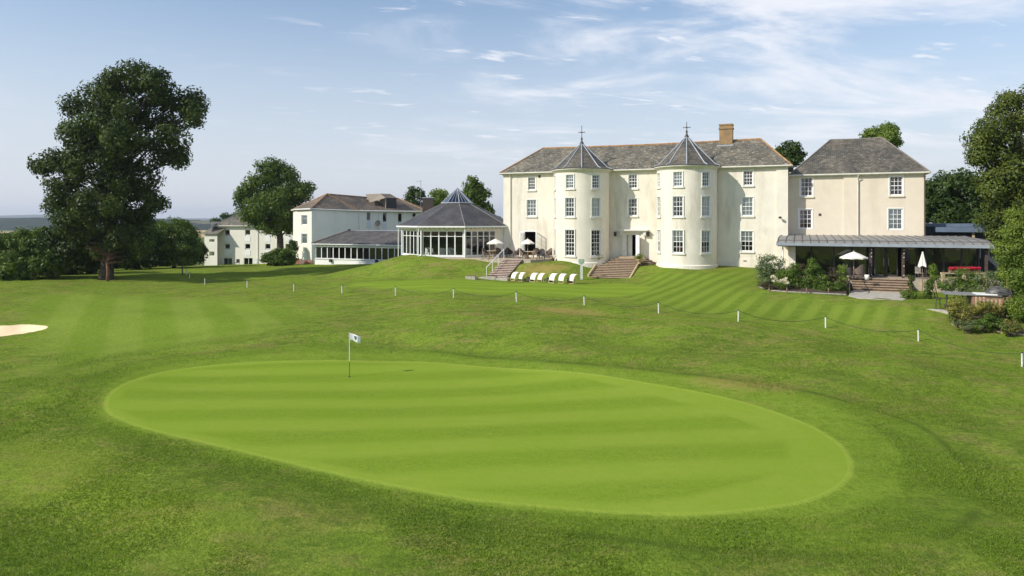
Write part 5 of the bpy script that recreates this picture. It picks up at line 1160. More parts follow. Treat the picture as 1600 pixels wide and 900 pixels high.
# gabled dormer box
fD = Fr(PX(603, 0, 110.5)[:2], wallf[3].ang); a = fD
zd = a.zpy(322.5, 0); zt = a.zpy(309, 0); za = a.zpy(303, 0) 
mb = MB(); mb.fbox(a, 0, 1.85, -3.4, 0, zd - .5, zt); mb.build('dormer_front', mat('dark_cladding', (.05, .05, .055), .7), wr)
mb = MB(); mb.add([a.pt(-.02, .05, zd - .6), a.pt(-.02, .05, zt), a.pt(-.02, -1.9, za + .1), a.pt(-.02, -3.9, zt), a.pt(-.02, -3.9, zd - .6)], [(0, 1, 2, 3, 4)]); mb.add([a.pt(-2.4, -.9, za-1.4), a.pt(-.02, .05, zt), a.pt(-.02, -1.9, za + .1), a.pt(-2.2, -3.0, za)], [(0, 1, 2, 3)]); mb.build('dormer_cheek', mat('tan_cladding', (.30, .25, .19), .9), wr)
mb = MB(); mb.quad(a.pt(-.1, .12, zt - .02), a.pt(2.0, .12, zt - .02), a.pt(1.7, -1.9, za + .1), a.pt(-.1, -1.9, za + .12)); mb.quad(a.pt(2.0, .12, zt - .02), a.pt(2.2, -4, zt), a.pt(-.1, -4, zt), a.pt(1.7, -1.9, za + .1)); mb.build('dormer_roof', 'tilebrown', wr)
for px, py in ((574, 311), (579, 314)):
    q = PX(px, py, 111.5); mb = MB(); mb.tube([(q[0], q[1], q[2] - .6), (q[0], q[1], q[2] + .15)], .08, 6); mb.build('roof_vent', 'white', wr)
# dish
dc = wallf[3].pt(wallf[3].upx(588.5), .55, wallf[3].zpy(349, wallf[3].upx(588.5)))
dish = thing('satellite_dish', 'round grey satellite dish on the white wing wall above the lean-to', 'satellite dish', dc)
mb = MB(); vs = []; n = 20; nrm = Vector((-.25, -.95, .15)).normalized(); ta = nrm.cross(Vector((0, 0, 1))).normalized(); tb = ta.cross(nrm)
for j in range(5):
    r_ = .48 * j / 4; off = .12 * (j / 4) ** 2
    for k in range(n): th = 2 * math.pi * k / n; vs.append(Vector(dc) + (ta * math.cos(th) + tb * math.sin(th)) * r_ + nrm * off)
mb.add(vs, [(j * n + k, j * n + (k + 1) % n, (j + 1) * n + (k + 1) % n, (j + 1) * n + k) for j in range(4) for k in range(n)]); mb.build('dish', mat('grey_brown_dish', (.30, .27, .25), .5), dish, smooth=True)
mb = MB(); mb.tube([Vector(dc) - nrm * .5, Vector(dc)], .03, 6); mb.tube([Vector(dc) + tb * -.45, Vector(dc) + nrm * .5], .015, 6); mb.build('arm', 'steel', dish)
mb = MB(); mb.tube([(dc[0], dc[1] + .3, dc[2] - 1.2), (dc[0], dc[1] + .3, dc[2] + 1.7)], .03, 6); mb.build('mast', 'steel', dish)
# chimney and mast beyond
ch = thing('brick_chimney', 'black brick chimney stack between the white wing and the pavilion', 'chimney', PX(668, 340, 100))
mb = MB(); x0, x1 = PX(660, 0, 100)[0], PX(677, 0, 100)[0]; z1 = PX(0, 309.5, 100)[2]; mb.box(x0, x1, 100, 101.2, 5, z1); mb.build('stack', 'darkbrick', ch)
mb = MB(); mb.box(x0 - .06, x1 + .06, 99.94, 101.26, z1, z1 + .12); mb.build('cap', 'lead', ch); mb = MB(); mb.tube([((x0 + x1) / 2, 100.6, z1 + .12), ((x0 + x1) / 2, 100.6, z1 + .32)], .14, 8); mb.build('pot', 'lead', ch)
an = thing('aerial_mast', 'thin television aerial mast above the roofs left of the pavilion', 'aerial', PX(657.5, 330, 112))
q = PX(657.5, 282, 112); mb = MB(); mb.tube([(q[0], 112, 7), (q[0], 112, q[2])], .045, 6); mb.build('mast', 'steel', an)
mb = MB(); mb.tube([(q[0] - .9, 112, q[2] - .15), (q[0] + .15, 112, q[2] - .1)], .025, 5)
for i in range(5): mb.tube([(q[0] - .85 + i * .18, 111.8, q[2] - .15), (q[0] - .85 + i * .18, 112.2, q[2] - .15)], .01, 4)
mb.build('aerial', 'steel', an)
# linking building between pavilion and wing (low slate roof behind pavilion on the right)
lk = thing('link_building', 'low slate-roofed building behind the pavilion joining the cream house', 'building', (-2, 84, 3.3))
mb = MB(); mb.box(-12, 3, 86, 92, 3, 6.6); mb.build('wall', 'creamfar', lk)
mb = MB(); mb.quad((-12.4, 85.6, 6.5), (3, 85.6, 6.5), (3, 89, 7.35), (-12.4, 89, 7.35)); mb.quad((3, 92.4, 6.5), (-12.4, 92.4, 6.5), (-12.4, 89, 7.35), (3, 89, 7.35)); mb.build('roof', 'slateshed', lk)
# lean-to with window band
FL = Fr(PX(492, 0, 92.5)[:2], A0)
lean = thing('lean_to', 'low white lean-to with a long band of windows and charcoal slate roof', 'lean-to', FL.pt(7, -2, 1.5))
LE = 17.5; ze, zb = FL.zpy(380.5, 3), 6.05
wz0, wz1 = FL.zpy(404.5, 4), FL.zpy(386, 4)
mb = MB(); wall(mb, FL, 0, LE, .6, wz0 - .02); wall(mb, Fr(FL.pt(0, -5, 0)[:2], A0 - R(90)), 0, 5, .6, ze + .05)
mb.build('wall', 'whitewall', lean)
n = 18; 
for i in range(n):
    a_ = .12 + (LE - .2) * i / n; b_ = .12 + (LE - .2) * (i + 1) / n; glazing(lean, FL, a_ + .004, b_ - .004, wz0, wz1, d=-.02, cols=1, rows=1, fw=.055, rail=False)
mb = MB(); mb.fbox(FL, 0, LE, -.14, 0.02, wz1 + .002, ze - .02); mb.build('head_beam', 'white', lean)
mb = MB(); mb.fbox(FL, 0, LE, -.1, .10, wz0 - .09, wz0 - .022); mb.build('sill', 'white', lean)
for i in range(26): mb = MB(); u = .3 + i * (LE - .6) / 25; mb.fbox(FL, u - .04, u + .04, .03, .3, ze - .19, ze - .08); mb.build('rafter_end', 'white', lean)
mb = MB(); mb.fbox(FL, .2, LE, -3.2, -3.1, .6, ze - .1); mb.fbox(FL, .2, LE, -3.1, -.15, 1.7, 1.8); mb.build('inner_wall', 'floorin', lean)
mb = MB(); q = FL.pt
mb.quad(q(-.3, .35, ze - .06), q(LE, .35, ze - .06), q(LE, -4.6, zb), q(2.2, -4.6, zb)); mb.tri(q(-.3, -5.2, ze - .06), q(-.3, .35, ze - .06), q(2.2, -4.6, zb))
lr = mb.build('roof', 'slateshed', lean)
mb = MB(); mb.quad(q(2.2, -4.6, zb - .02), q(LE, -4.6, zb - .02), q(LE + 3, -17, zb - .02), q(1, -9, zb - .02)); mb.build('flat_roof', 'lead', lr)
mb = MB(); mb.tube([q(-.3, .42, ze - .10), q(LE, .42, ze - .10)], .06, 6); mb.build('gutter', 'white', lr)
mb = MB(); mb.tube([q(-.3, .35, ze), q(2.2, -4.6, zb + .05)], .12, 6); mb.build('hip_tiles', 'ridgegrey', lr); mb = MB(); mb.lathe(q(2.2, -4.6, zb), [(.25, -.05), (.22, .2), (.01, .22)], 8); mb.build('roof_vent', 'darkmetal', lr)
for px, py in ((518, 407), (590, 408)):
    u = FL.upx(px); z = FL.zpy(py, u); mb = MB(); mb.fbox(FL, u - .2, u + .12, .02, .3, z - .2, z + .2); mb.build('wall_unit', 'darkmetal', lean)
bw = thing('brick_wall', 'low red brick wall at the foot of the white wing', 'wall', PX(475, 413, 98))
fb = Fr(PX(459.5, 0, 97)[:2], to=PX(492, 0, 96)[:2]); mb = MB(); zb_ = fb.zpy(404.5, 1)
mb.fbox(fb, 0, 1.2, -.2, 0, .3, zb_); mb.fbox(fb, 1.2, 2.9, -.2, 0, .3, zb_ - .15); mb.build('wall', 'redbrick', bw)
mb = MB(); mb.tube([PX(472.5, 414, 95.5), PX(472.5, 393, 95.5)], .07, 6); mb.build('post', 'white', bw)

# ------------------------------------------------------------ far hotel
far = thing('far_hotel', 'distant white three-storey hotel block partly hidden by the rounded tree', 'hotel', PX(380, 414, 130))
FH = Fr(PX(339, 0, 130)[:2], R(-11)); L = FH.upx(470)
rs = [FH.rect(x, x + 8.3, 359, 368.5) for x in (351, 383, 414.5, 446)] + [FH.rect(x, x + 8.3, 381, 390.5) for x in (351, 383, 414.5, 446)] + [FH.rect(349, 363, 403, 414.5), FH.rect(381, 395, 403, 414.5)]
mb = MB(); wall(mb, FH, 0, L, -3, 6.4, rs); wall(mb, Fr(FH.pt(0, -10, 0)[:2], FH.ang - R(90)), 0, 10, -3, 6.4); wall(mb, Fr(FH.pt(L, 0, 0)[:2], FH.ang + R(90)), 0, 10, -3, 6.4)
mb.build('wall', 'creamfar', far)
for i, r_ in enumerate(rs): glazing(far, FH, *r_, cols=2 if i > 7 else 1, rows=1, rail=False, zsplit=[] if i > 7 else [r_[2] + .25], fw=.09, bw=.08, name='french_window' if i > 7 else 'window')
for r_ in rs[:8]: mb = MB(); mb.fbox(FH, r_[0], r_[1], .002, .04, r_[2] - 1.1, r_[2] - .04); mb.build('infill_panel', 'white', far)
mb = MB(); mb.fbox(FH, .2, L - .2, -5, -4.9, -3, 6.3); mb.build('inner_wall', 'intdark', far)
hip_roof(far, FH, 0, L, 0, 10, 6.42, 9.75, 3.4, L - 3, 'slate', 'ridgegrey', oh=.5, ridge_r=.1)
mb = MB(); a_ = FH.upx(319.5, 2)
FA = Fr(PX(319.5, 0, 128.5)[:2], R(-11)); LA = FA.upx(339.5); ra = [FA.rect(327, 335, 373.5, 378.5), FA.rect(327, 335, 393, 400)]
wall(mb, FA, 0, LA, -3, 4.9, ra); wall(mb, Fr(FA.pt(-.8, -7, 0)[:2], R(-84)), 0, 7, -3, 7.2); mb.build('wall', 'creamfar', far)
for r_ in ra: glazing(far, FA, *r_, cols=1, rows=1, rail=False, fw=.06)
mb = MB(); q = FA.pt; mb.quad(q(-.4, .4, 4.9), q(LA + .3, .4, 4.9), q(LA + 1, -5, 7.6), q(.4, -5, 7.3)); mb.quad(q(.4, -5, 7.3), q(LA + 1, -5, 7.6), q(LA + 1, -12, 6), q(-.5, -12, 6)); mb.build('roof', 'slate', far)
mb = MB(); mb.tube([FH.pt(FH.upx(403), .1, 6.3), FH.pt(FH.upx(403), .1, -1)], .06, 6); mb.build('downpipe', 'white', far)
hrl = thing('hose_reel', 'round white hose reel standing left of the far hotel', 'hose reel', PX(312, 413, 112)); q = PX(312, 413, 112)
mb = MB(); pts_ = [(q[0] + .55 * math.cos(t), q[1] + .2 * math.sin(t), q[2] + .5 * math.sin(t)) for t in [i * 2 * math.pi / 16 for i in range(17)]]; mb.tube(pts_, .1, 6); mb.build('reel', 'offwhite', hrl)
mb = MB(); mb.tube([(q[0], q[1], q[2] - 1.2), (q[0], q[1], q[2] + .1)], .05, 6); mb.build('stand', 'darkmetal', hrl)

# ------------------------------------------------------------ bushes by the wing
def bush(name, lab, lst, Y, leaf, dens=6, per=36, cr=.45, size=.085, cat='shrub', group=None, yy=.9):
    dens *= 1.15; per = int(per * 1.9); size *= 1.1
    bl = pxblobs(lst, Y, yy); x = sum(b[0] for b in bl) / len(bl); y = Y; z = h(x, y)
    r_ = tree(name, lab, cat, (x, y, z), None, 0, bl, leaf, dens, per, cr, size, group)
    # a few woody stems inside
    mb = MB()
    for i in range(5):
        b = bl[i % len(bl)]; limb(mb, (x + (i - 2) * .12, y, z - .05), (b[0], b[1], b[2]), .03, .008, .1, 4, 5, seed=i)
    mb.build('stem', 'bark', r_)
    return r_
bush('laurel_bush', 'rounded green bush in front of the white wing corner', [(440, 398, 20, 9), (428, 402, 16, 9), (452, 402, 13, 10), (438, 408, 24, 8), (420, 406, 9, 7)], 94, 'lf_mid', 6, 40, .5, .11)
bush('laurel_bush', 'small dark bush squeezed between tree trunk and white wing', [(457, 380, 6, 6), (454, 386, 5, 6), (461, 388, 5, 6)], 100, 'lf_dark', 6, 30, .4, .11)

# ------------------------------------------------------------ copying helper
def copy_tree(o, parent=None):
    c = o.copy(); COL.objects.link(c); c.parent = parent
    for chd in list(o.children): copy_tree(chd, c)
    return c
def place(proto, first, loc, rz, label, **props):
    o = proto if first else copy_tree(proto)
    o.location = loc; o.rotation_euler = (0, 0, rz); o['label'] = label
    ROOT[o.name] = np.array(loc, float)
    return o

# ------------------------------------------------------------ golf flag
g = G(546, 589.5); fl = thing('golf_flag', 'white golf flag with navy shield emblem on its pole in the hole', 'golf flag', g)
mb = MB(); x, y, z = g; mb.tube([(x, y, z - .05), (x, y, z + .75)], .016, 8); mb.build('pole_foot', 'greenpaint', fl)
mb = MB(); mb.tube([(x, y, z + .75), (x, y, z + 2.13)], .016, 8); mb.build('pole', 'white', fl)
n, m_ = 14, 6; vs = []; vs2 = []
def flagp(s, t, off=0.0):
    return (x + .02 + s * .50, y + .05 * math.sin(s * 7) * s + .03 * s + off, z + 2.12 - s * .16 - s * s * .02 - t * (.36 - .05 * s) + .03 * math.sin(s * 6.0) * t)
for i in range(n + 1):
    for j in range(m_ + 1): vs.append(flagp(i / n, j / m_))
mb = MB(); mb.add(vs, [(i * (m_ + 1) + j, i * (m_ + 1) + j + 1, (i + 1) * (m_ + 1) + j + 1, (i + 1) * (m_ + 1) + j) for i in range(n) for j in range(m_)])
fo = mb.build('flag', 'flagwhite', fl, smooth=True)
sm = bpy.data.objects[fo.name].modifiers.new('thick', 'SOLIDIFY'); sm.thickness = .004
mb = MB(); shp = [(-.11, -.17), (0, -.13), (.11, -.17), (.12, .0), (.08, .12), (0, .19), (-.08, .12), (-.12, 0)]
cc = [flagp(.53 + a, .45 + b * 1.7, -.006) for a, b in shp]; ctr = flagp(.53, .45, -.006); mb.add(cc + [ctr], [(i, (i + 1) % 8, 8) for i in range(8)]); em = mb.build('emblem', 'navy', fo)
mb = MB()
for a, b in ((-.045, -.02), (.045, -.02)): mb.quad(flagp(.53 + a - .014, .45 - .16, -.011), flagp(.53 + a + .014, .45 - .16, -.011), flagp(.53 + a * .7 + .014, .45 + .13, -.011), flagp(.53 + a * .7 - .014, .45 + .13, -.011))
mb.build('emblem_mark', 'lead', fo)
cup = thing('golf_hole', 'dark hole cup at the foot of the flagpole', 'golf hole', g)
mb = MB(); mb.lathe((x, y, z + .004), [(.055, 0.002), (.075, 0.0), (.002, .001)], 20); mb.build('rim', 'intdark', cup)

# ------------------------------------------------------------ rope barrier posts
PP = [(291, 429), (296, 435), (320, 445), (386, 449.5), (459, 455), (534.5, 459), (618, 462), (708.5, 466), (807, 471.5), (913, 478.5), (1029, 490), (1153.5, 503), (1290, 513), (1435, 535), (1597, 573)]
ordn = ['first', 'second', 'third', 'fourth', 'fifth', 'sixth', 'seventh', 'eighth', 'ninth', 'tenth', 'eleventh', 'twelfth', 'thirteenth', 'fourteenth', 'fifteenth']
pr = thing('rope_post', 'x', 'post', (0, 0, 0), 'white posts of the rope barrier across the lawn')
mb = MB(); mb.tube([(0, 0, -.1), (0, 0, .69)], .038, 10); mb.build('post', 'postwhite', pr)
mb = MB(); mb.lathe((0, 0, .69), [(.05, -.02), (.055, 0), (.03, .03), (.002, .035)], 10); mb.build('cap', 'black', pr)
tops = []
for i, (px, py) in enumerate(PP):
    q = G(px, py); extra = ''
    o = place(pr, i == 0, q, 0, 'white rope-barrier post, %s from the left in the row%s' % (ordn[i], extra)); tops.append(Vector(q) + Vector((0, 0, .66)))
    o.rotation_euler = (R(rnd.uniform(-2, 2)), R(rnd.uniform(-2.5, 2.5)), 0)
mb = MB()
tops.append(tops[-1] + (tops[-1] - tops[-2]) * .9); tops[-1].z = h(tops[-1].x, tops[-1].y) + .6
for a, b in zip(tops, tops[1:]):
    L_ = (b - a).length; sg = min(.45, .075 * L_ + .05); pts_ = []
    for i in range(13):
        t = i / 12; p_ = a.lerp(b, t); p_.z -= sg * 4 * t * (1 - t); p_.z = max(p_.z, h(p_.x, p_.y) + .03); pts_.append(p_)
    mb.tube(pts_, .014, 5)
tag(mb.build('rope', 'rope'), 'thin dark rope sagging between the white lawn posts', 'rope')
q = G(285, 430); dp = thing('marker_post', 'short dark post standing alone left of the rope posts', 'post', q)
mb = MB(); mb.tube([q, (q[0], q[1], q[2] + 1.0)], .07, 8); mb.build('post', 'darkmetal', dp); mb = MB(); mb.lathe((q[0], q[1], q[2] + 1.0), [(.09, 0), (.09, .12), (.01, .14)], 8); mb.build('cap', 'darkmetal', dp)

# ------------------------------------------------------------ loungers
lg = thing('garden_lounger', 'x', 'lounger', (0, 0, 0), 'curved loungers along the practice green')
prof = [(-.50, .28), (-.46, .45), (-.36, .64), (-.20, .80), (.02, .90), (.22, .93)]     # sling: rises and curls backwards (y)
def sling(off, w, m, nm, k=0.0):
    mb = MB(); vs = []
    for (y_, z_) in prof: vs += [(-w, y_ * .8, z_ + off), (w, y_ * .8, z_ + off)]
    for (y_, z_) in prof: vs += [(-w, y_ * .8 + .03, z_ + off - .03), (w, y_ * .8 + .03, z_ + off - .03)]
    n = len(prof)
    fs = [(2 * i, 2 * i + 1, 2 * i + 3, 2 * i + 2) for i in range(n - 1)] + [(2 * n + 2 * i + 2, 2 * n + 2 * i + 3, 2 * n + 2 * i + 1, 2 * n + 2 * i) for i in range(n - 1)]
    fs += [(2 * i, 2 * i + 2, 2 * n + 2 * i + 2, 2 * n + 2 * i) for i in range(n - 1)] + [(2 * i + 3, 2 * i + 1, 2 * n + 2 * i + 1, 2 * n + 2 * i + 3) for i in range(n - 1)]
    mb.add(vs, fs); return mb.build(nm, m, lg)
sl_ = sling(.0, .32, 'canvas', 'sling')
for s_ in (-1, 1):
    mb = MB(); mb.tube([(s_ * .35, y_ * .8 + .02, z_ - .02) for y_, z_ in prof] + [(s_ * .35, .40, .70), (s_ * .35, .48, .30), (s_ * .35, .42, .04)], .028, 6); mb.build('side_frame', 'loungewood', lg)
    mb = MB(); mb.tube([(s_ * .35, -.40, .28), (s_ * .35, -.46, .02), (s_ * .35, .42, .03)], .028, 6); mb.build('leg', 'loungewood', lg)
    mb = MB(); mb.tube([(s_ * .35, -.38, .30), (s_ * .35, .42, .42)], .025, 6); mb.build('leg', 'loungewood', lg)
mb = MB(); mb.tube([(-.35, -.46, .03), (.35, -.46, .03)], .026, 6); mb.build('crossbar', 'loungewood', lg)
LX = [(806, 441), (816.5, 441.5), (836, 442.5), (847.5, 443), (866, 444), (880, 444.5), (896.5, 445)]
nms = ['leftmost cream-white lounger, nearest the handrail steps', 'second lounger from the left, white, beside the first dark side table', 'third lounger from the left, white, right of the first dark side table',
       'fourth lounger from the left, blush sling, in the middle of the row', 'fifth lounger from the left, white, right of the second dark side table', 'sixth lounger from the left, white, before the third dark side table', 'rightmost lounger, blush sling, beside the green sign']
first = True
pinkme = None
for i, (px, py) in enumerate(LX):
    q = G(px, py - 2); o = place(lg, i == 0, q, R(-52 + (i % 3) * 4), nms[i]); o.scale = (.86, .86, .86)
    if i in (0, 3, 6):
        for c in o.children:
            if c.name.startswith('sling'):
                if pinkme is None: pinkme = c.data.copy(); pinkme.materials.clear(); pinkme.materials.append(M['canvaspink'])
                c['label'] = 'blush pink canvas sling'
                if i: c.data = pinkme
for i, (px, py, lab) in enumerate(((827, 440, 'first dark side table from the left between loungers'), (858, 441.5, 'second dark side table, in the middle of the loungers'), (890.5, 442.5, 'third dark side table, before the last lounger'))):
    q = G(px, py); root = thing('side_table', lab, 'side table', q, 'small dark tables between the loungers')
    x, y, z = q; mb = MB(); mb.lathe(q, [(.02, .0), (.24, 0), (.26, .05), (.22, .36)], 10); mb.build('base', 'rattandark', root); mb = MB(); mb.lathe(q, [(.22, .36), (.27, .38), (.27, .42), (.01, .42)], 14); mb.build('table_top', 'rattandark', root)

# ------------------------------------------------------------ signpost
q = G(908.5, 437); sg = thing('sign', 'green notice sign on a pale post right of the loungers', 'sign', q); x, y, z = q
zt = PX(0, 405, y)[2]; zm = PX(0, 411.5, y)[2]
mb = MB(); mb.box(x - .11, x + .11, y, y + .06, z - .05, zm); mb.build('post', 'teal', sg)
mb = MB(); mb.box(x + .02, x + .12, y - .012, y - .001, z, zm); mb.build('post_face', 'postwhite', sg)
mb = MB(); mb.box(x - .26, x + .26, y - .04, y + .02, zm, zt); bd = mb.build('board', 'signgreen', sg)
mb = MB()
for j, (a, b) in enumerate(((-.18, .18), (-.13, .13), (-.19, .1))): zz = zt - .09 - j * .09; mb.box(x + a, x + b, y - .046, y - .041, zz - .018, zz + .012)
mb.build('lettering', 'postwhite', bd)

# ------------------------------------------------------------ rattan chairs, tables, parasols
def rattan(m):
    r_ = thing('rattan_chair', 'x', 'chair', (0, 0, 0), 'rattan chairs on the terraces')
    mb = MB(); mb.box(-.26, .26, -.26, .24, .36, .46); mb.build('seat', m, r_)
    mb = MB(); vs = []; n = 12
    for k in range(n + 1):
        t = k / n; th = R(-15 + 210 * t); hz = .62 + .32 * math.sin(max(0, math.pi * (t * 210 - 15) / 180)) ** 1.5 if 0 < (t * 210 - 15) < 180 else .62
        for rr, z in ((.29, .34), (.35, .30), (.37, hz), (.31, hz)): vs.append((rr * math.cos(th), rr * math.sin(th) * .9, z))
    mb.add(vs, [(4 * k + j, 4 * k + (j + 1) % 4, 4 * k + 4 + (j + 1) % 4, 4 * k + 4 + j) for k in range(n) for j in range(4)] + [(0, 1, 2, 3), (4 * n + 3, 4 * n + 2, 4 * n + 1, 4 * n)]); mb.build('backrest', m, r_)
    for a in (-1, 1):
        for b in (-1, 1): mb = MB(); mb.tube([(a * .23, b * .21, .36), (a * .26, b * .24, 0)], .03, 6); mb.build('leg', m, r_)
    return r_
def tpt(px, py, z=3.70):
    Y = (CZ - z) * F / (py - HY); return ((px - 800) * Y / F, Y, z)
cb, cdk = rattan('rattan'), rattan('rattandark'); ub = ud = True
for px, py, rz, m, lab in [(759, 404, 60, 0, 'brown rattan chair leftmost on the terrace, before the pavilion glass'), (777, 402.5, 180, 0, 'brown rattan chair just under the left parasol'), (788, 403, 250, 1, 'dark rattan chair behind the top of the handrail'),
    (797, 402.5, 60, 1, 'dark rattan chair against the left corner of the cream house'), (806, 403.5, 280, 0, 'brown rattan chair left of the open french doors'), (818, 404.5, 70, 0, 'brown rattan chair at the left of the table by the french doors'),
    (838, 403, 180, 0, 'brown rattan chair on the far side of the table by the french doors'), (845, 405.5, 330, 1, 'dark rattan chair in front of the table, right of the second parasol'), (857, 404, 300, 0, 'brown rattan chair rightmost on the left terrace, nearest the turret')]:
    p = tpt(px, py)
    o = place(cdk, ud, p, R(rz), lab) if m else place(cb, ub, p, R(rz), lab)
    o.scale = (1.12, 1.12, 1.12)
    if m: ud = False
    else: ub = False
for px, py, lab in ((768, 403, 'round terrace table beneath the left parasol'), (828, 404.5, 'round terrace table beside the open french doors')):
    p = tpt(px, py); root = thing('terrace_table', lab, 'table', p, 'round terrace tables')
    mb = MB(); mb.lathe(p, [(.01, .70), (.5, .70), (.52, .72), (.5, .745), (.01, .745)], 20); mb.build('table_top', 'palewood', root)
    for k in range(4): mb = MB(); th = k * math.pi / 2 + .4; mb.tube([(p[0] + .4 * math.cos(th), p[1] + .4 * math.sin(th), p[2]), (p[0] + .2 * math.cos(th), p[1] + .2 * math.sin(th), p[2] + .7)], .03, 6); mb.build('leg', 'palewood', root)
def parasol(p, H_, r_, lab, n=6, base=True, rise=.45):
    root = thing('parasol', lab, 'parasol', p, 'open white parasols'); x, y, z = p
    mb = MB(); mb.tube([(x, y, z), (x, y, z + H_)], .025, 8); mb.build('pole', 'palewood', root)
    mb = MB(); mb.lathe(p, [(.01, 0), (.25, 0), (.25, .06), (.06, .1), (.05, .3), (.03, .3)], 14); mb.build('base', 'stone', root)
    mb = MB(); top = (x, y, z + H_); k8 = 8
    for k in range(k8):
        a, b = 2 * math.pi * k / k8 + .2, 2 * math.pi * (k + 1) / k8 + .2
        pa = lambda th, q, dz: (x + q * math.cos(th), y + q * math.sin(th), z + H_ - rise + dz)
        m2 = (a + b) / 2
        A_, B_ = pa(a, r_, 0), pa(b, r_, 0); Cc = pa(m2, r_ * .9, .03); A2, B2 = pa(a, r_ * .5, rise * .56), pa(b, r_ * .5, rise * .56)
        mb.quad(A_, Cc, B2, A2); mb.tri(Cc, B_, B2); mb.tri(A2, B2, top)
        A3 = (A_[0], A_[1], A_[2] - .1); C3 = (Cc[0], Cc[1], Cc[2] - .1); B3 = (B_[0], B_[1], B_[2] - .1); mb.quad(A_, A3, C3, Cc); mb.quad(Cc, C3, B3, B_)
    cn = mb.build('canopy', 'parasol', root)
    mb = MB()
    for k in range(k8): a = 2 * math.pi * k / k8 + .2; mb.tube([(x, y, z + H_ - .06), (x + r_ * .97 * math.cos(a), y + r_ * .97 * math.sin(a), z + H_ - rise - .02)], .012, 4)
    mb.build('rib', 'palewood', root)
    mb = MB(); mb.lathe((x, y, z + H_), [(.04, -.02), (.03, .05), (.005, .1)], 8); mb.build('finial', 'palewood', root)
p = tpt(774, 403); parasol(p, PX(0, 373, p[1])[2] - p[2], .88, 'open white parasol on the left terrace in front of the pavilion')
p = tpt(824.5, 403); parasol(p, PX(0, 373, p[1])[2] - p[2], .72, 'open white parasol in front of the open french doors')
p = tpt(1334, 434, 3.2); parasol(p, PX(0, 393, p[1])[2] - p[2], .98, 'open white parasol at the head of the garden-room steps')
# closed parasol
p = G(1441, 452); p = tpt(1441, 444, 3.0); root = thing('closed_parasol', 'folded pale parasol on a wooden pole beside the garden steps', 'parasol', p); x, y, z = p
zt = PX(0, 395, y)[2]; zb_ = PX(0, 418, y)[2]
mb = MB(); mb.tube([(x, y, z - .6), (x + .03, y, zt)], .03, 8); mb.build('pole', 'wood', root)
mb = MB(); vs = []; N_ = 20
for j in range(7):
    t = j / 6
    for k in range(N_): th = 2 * math.pi * k / N_; r_ = (.03 + .22 * t ** 1.1) * (1 + .22 * math.cos(th * 5)); vs.append((x + .03 + r_ * math.cos(th), y + r_ * math.sin(th), zt + .08 - (zt - zb_) * t + .06 * math.cos(th * 3) * t))
mb.add(vs, [(j * N_ + k, j * N_ + (k + 1) % N_, (j + 1) * N_ + (k + 1) % N_, (j + 1) * N_ + k) for j in range(6) for k in range(N_)]); mb.build('canopy', 'parasol', root)
# furniture on the right terrace
for px, py, rz, m, lab in [(1342, 435, 200, 0, 'brown rattan chair under the parasol on the garden-room terrace'), (1325, 434, 90, 1, 'dark rattan chair partly behind the yellow-green columnar shrub')]:
    p = tpt(px, py, 3.2); place(cb if m == 0 else cdk, False, p, R(rz), lab)
p = tpt(1331, 433, 3.2); root = thing('terrace_table', 'dark table under the parasol of the garden-room terrace', 'table', p)
mb = MB(); mb.lathe(p, [(.01, .70), (.45, .70), (.45, .74), (.01, .74)], 16); mb.build('table_top', 'darkmetal', root); mb = MB(); mb.tube([p, (p[0], p[1], p[2] + .7)], .04, 8); mb.build('leg', 'darkmetal', root)
p = tpt(1354.5, 437, 3.2); root = thing('plant_pot', 'small cream pot on the terrace next to the first brown column', 'pot', p); mb = MB(); mb.lathe(p, [(.01, 0), (.13, 0), (.17, .36), (.14, .36), (.12, .3), (.01, .3)], 12); mb.build('pot', 'offwhite', root, smooth=True)
p = P(FM.upx(1228 + 99, 8.8), 9.0, 0); 
q = tpt(1327.5, 452, 2.75); root = thing('handrail', 'thin dark handrail post with grab rail beside the garden steps', 'handrail', q)
mb = MB(); mb.tube([(q[0], q[1], q[2] - .3), (q[0], q[1], q[2] + .85)], .04, 8); mb.build('post', 'darkmetal', root)
e = P(uB0 - .1, CD + .2, 4.1); mb = MB(); mb.tube([(q[0], q[1], q[2] + .85), e], .03, 8); mb.build('rail', 'darkmetal', root); mb = MB(); mb.tube([e, (e[0], e[1], 3.15)], .03, 8); mb.build('post', 'darkmetal', root)

# ------------------------------------------------------------ flower bed left of the steps
bedp = [G(1186, 449), G(1200, 454), G(1235, 457), G(1280, 459), G(1322, 461)]
mb = MB()
cur = catmull([(a, b, c) for a, b, c in bedp], 6, False)
mb.tube([(a, b, h(a, b) + .02) for a, b, c in cur], .06, 6); tag(mb.build('bed_edging', 'stone'), 'pale low edging along the front of the shrub bed', 'edging')
inner = [P(27.7, 8.5, 0)[:2], P(27.7, 1.0, 0)[:2], G(1186, 430)[:2]]
mb = MB(); V = [(a, b, h(a, b) + .09) for a, b, c in cur]; V2 = [(P(27.3 + 5.2 * i / (len(cur) - 1), 8.4 - .2, 0)[0], P(27.3 + 5.2 * i / (len(cur) - 1), 8.4 - .2, 0)[1], 3.0) for i in range(len(cur))]
n = len(cur); mb.add(V + V2, [(i, i + 1, n + i + 1, n + i) for i in range(n - 1)]); o = mb.build('bed_soil', 'soil'); o['kind'] = 'structure'
def yat(px, py): return G(px, py)[1]
bush('butterfly_bush', 'airy grey-green shrub with pinkish tips at the left end of the bed', [(1192, 420, 12, 14), (1205, 412, 14, 14), (1215, 425, 14, 14), (1196, 438, 12, 14), (1208, 436, 16, 16), (1190, 408, 6, 7), (1220, 410, 6, 8)], 50.5, 'lf_grey', 10, 30, .32, .05)
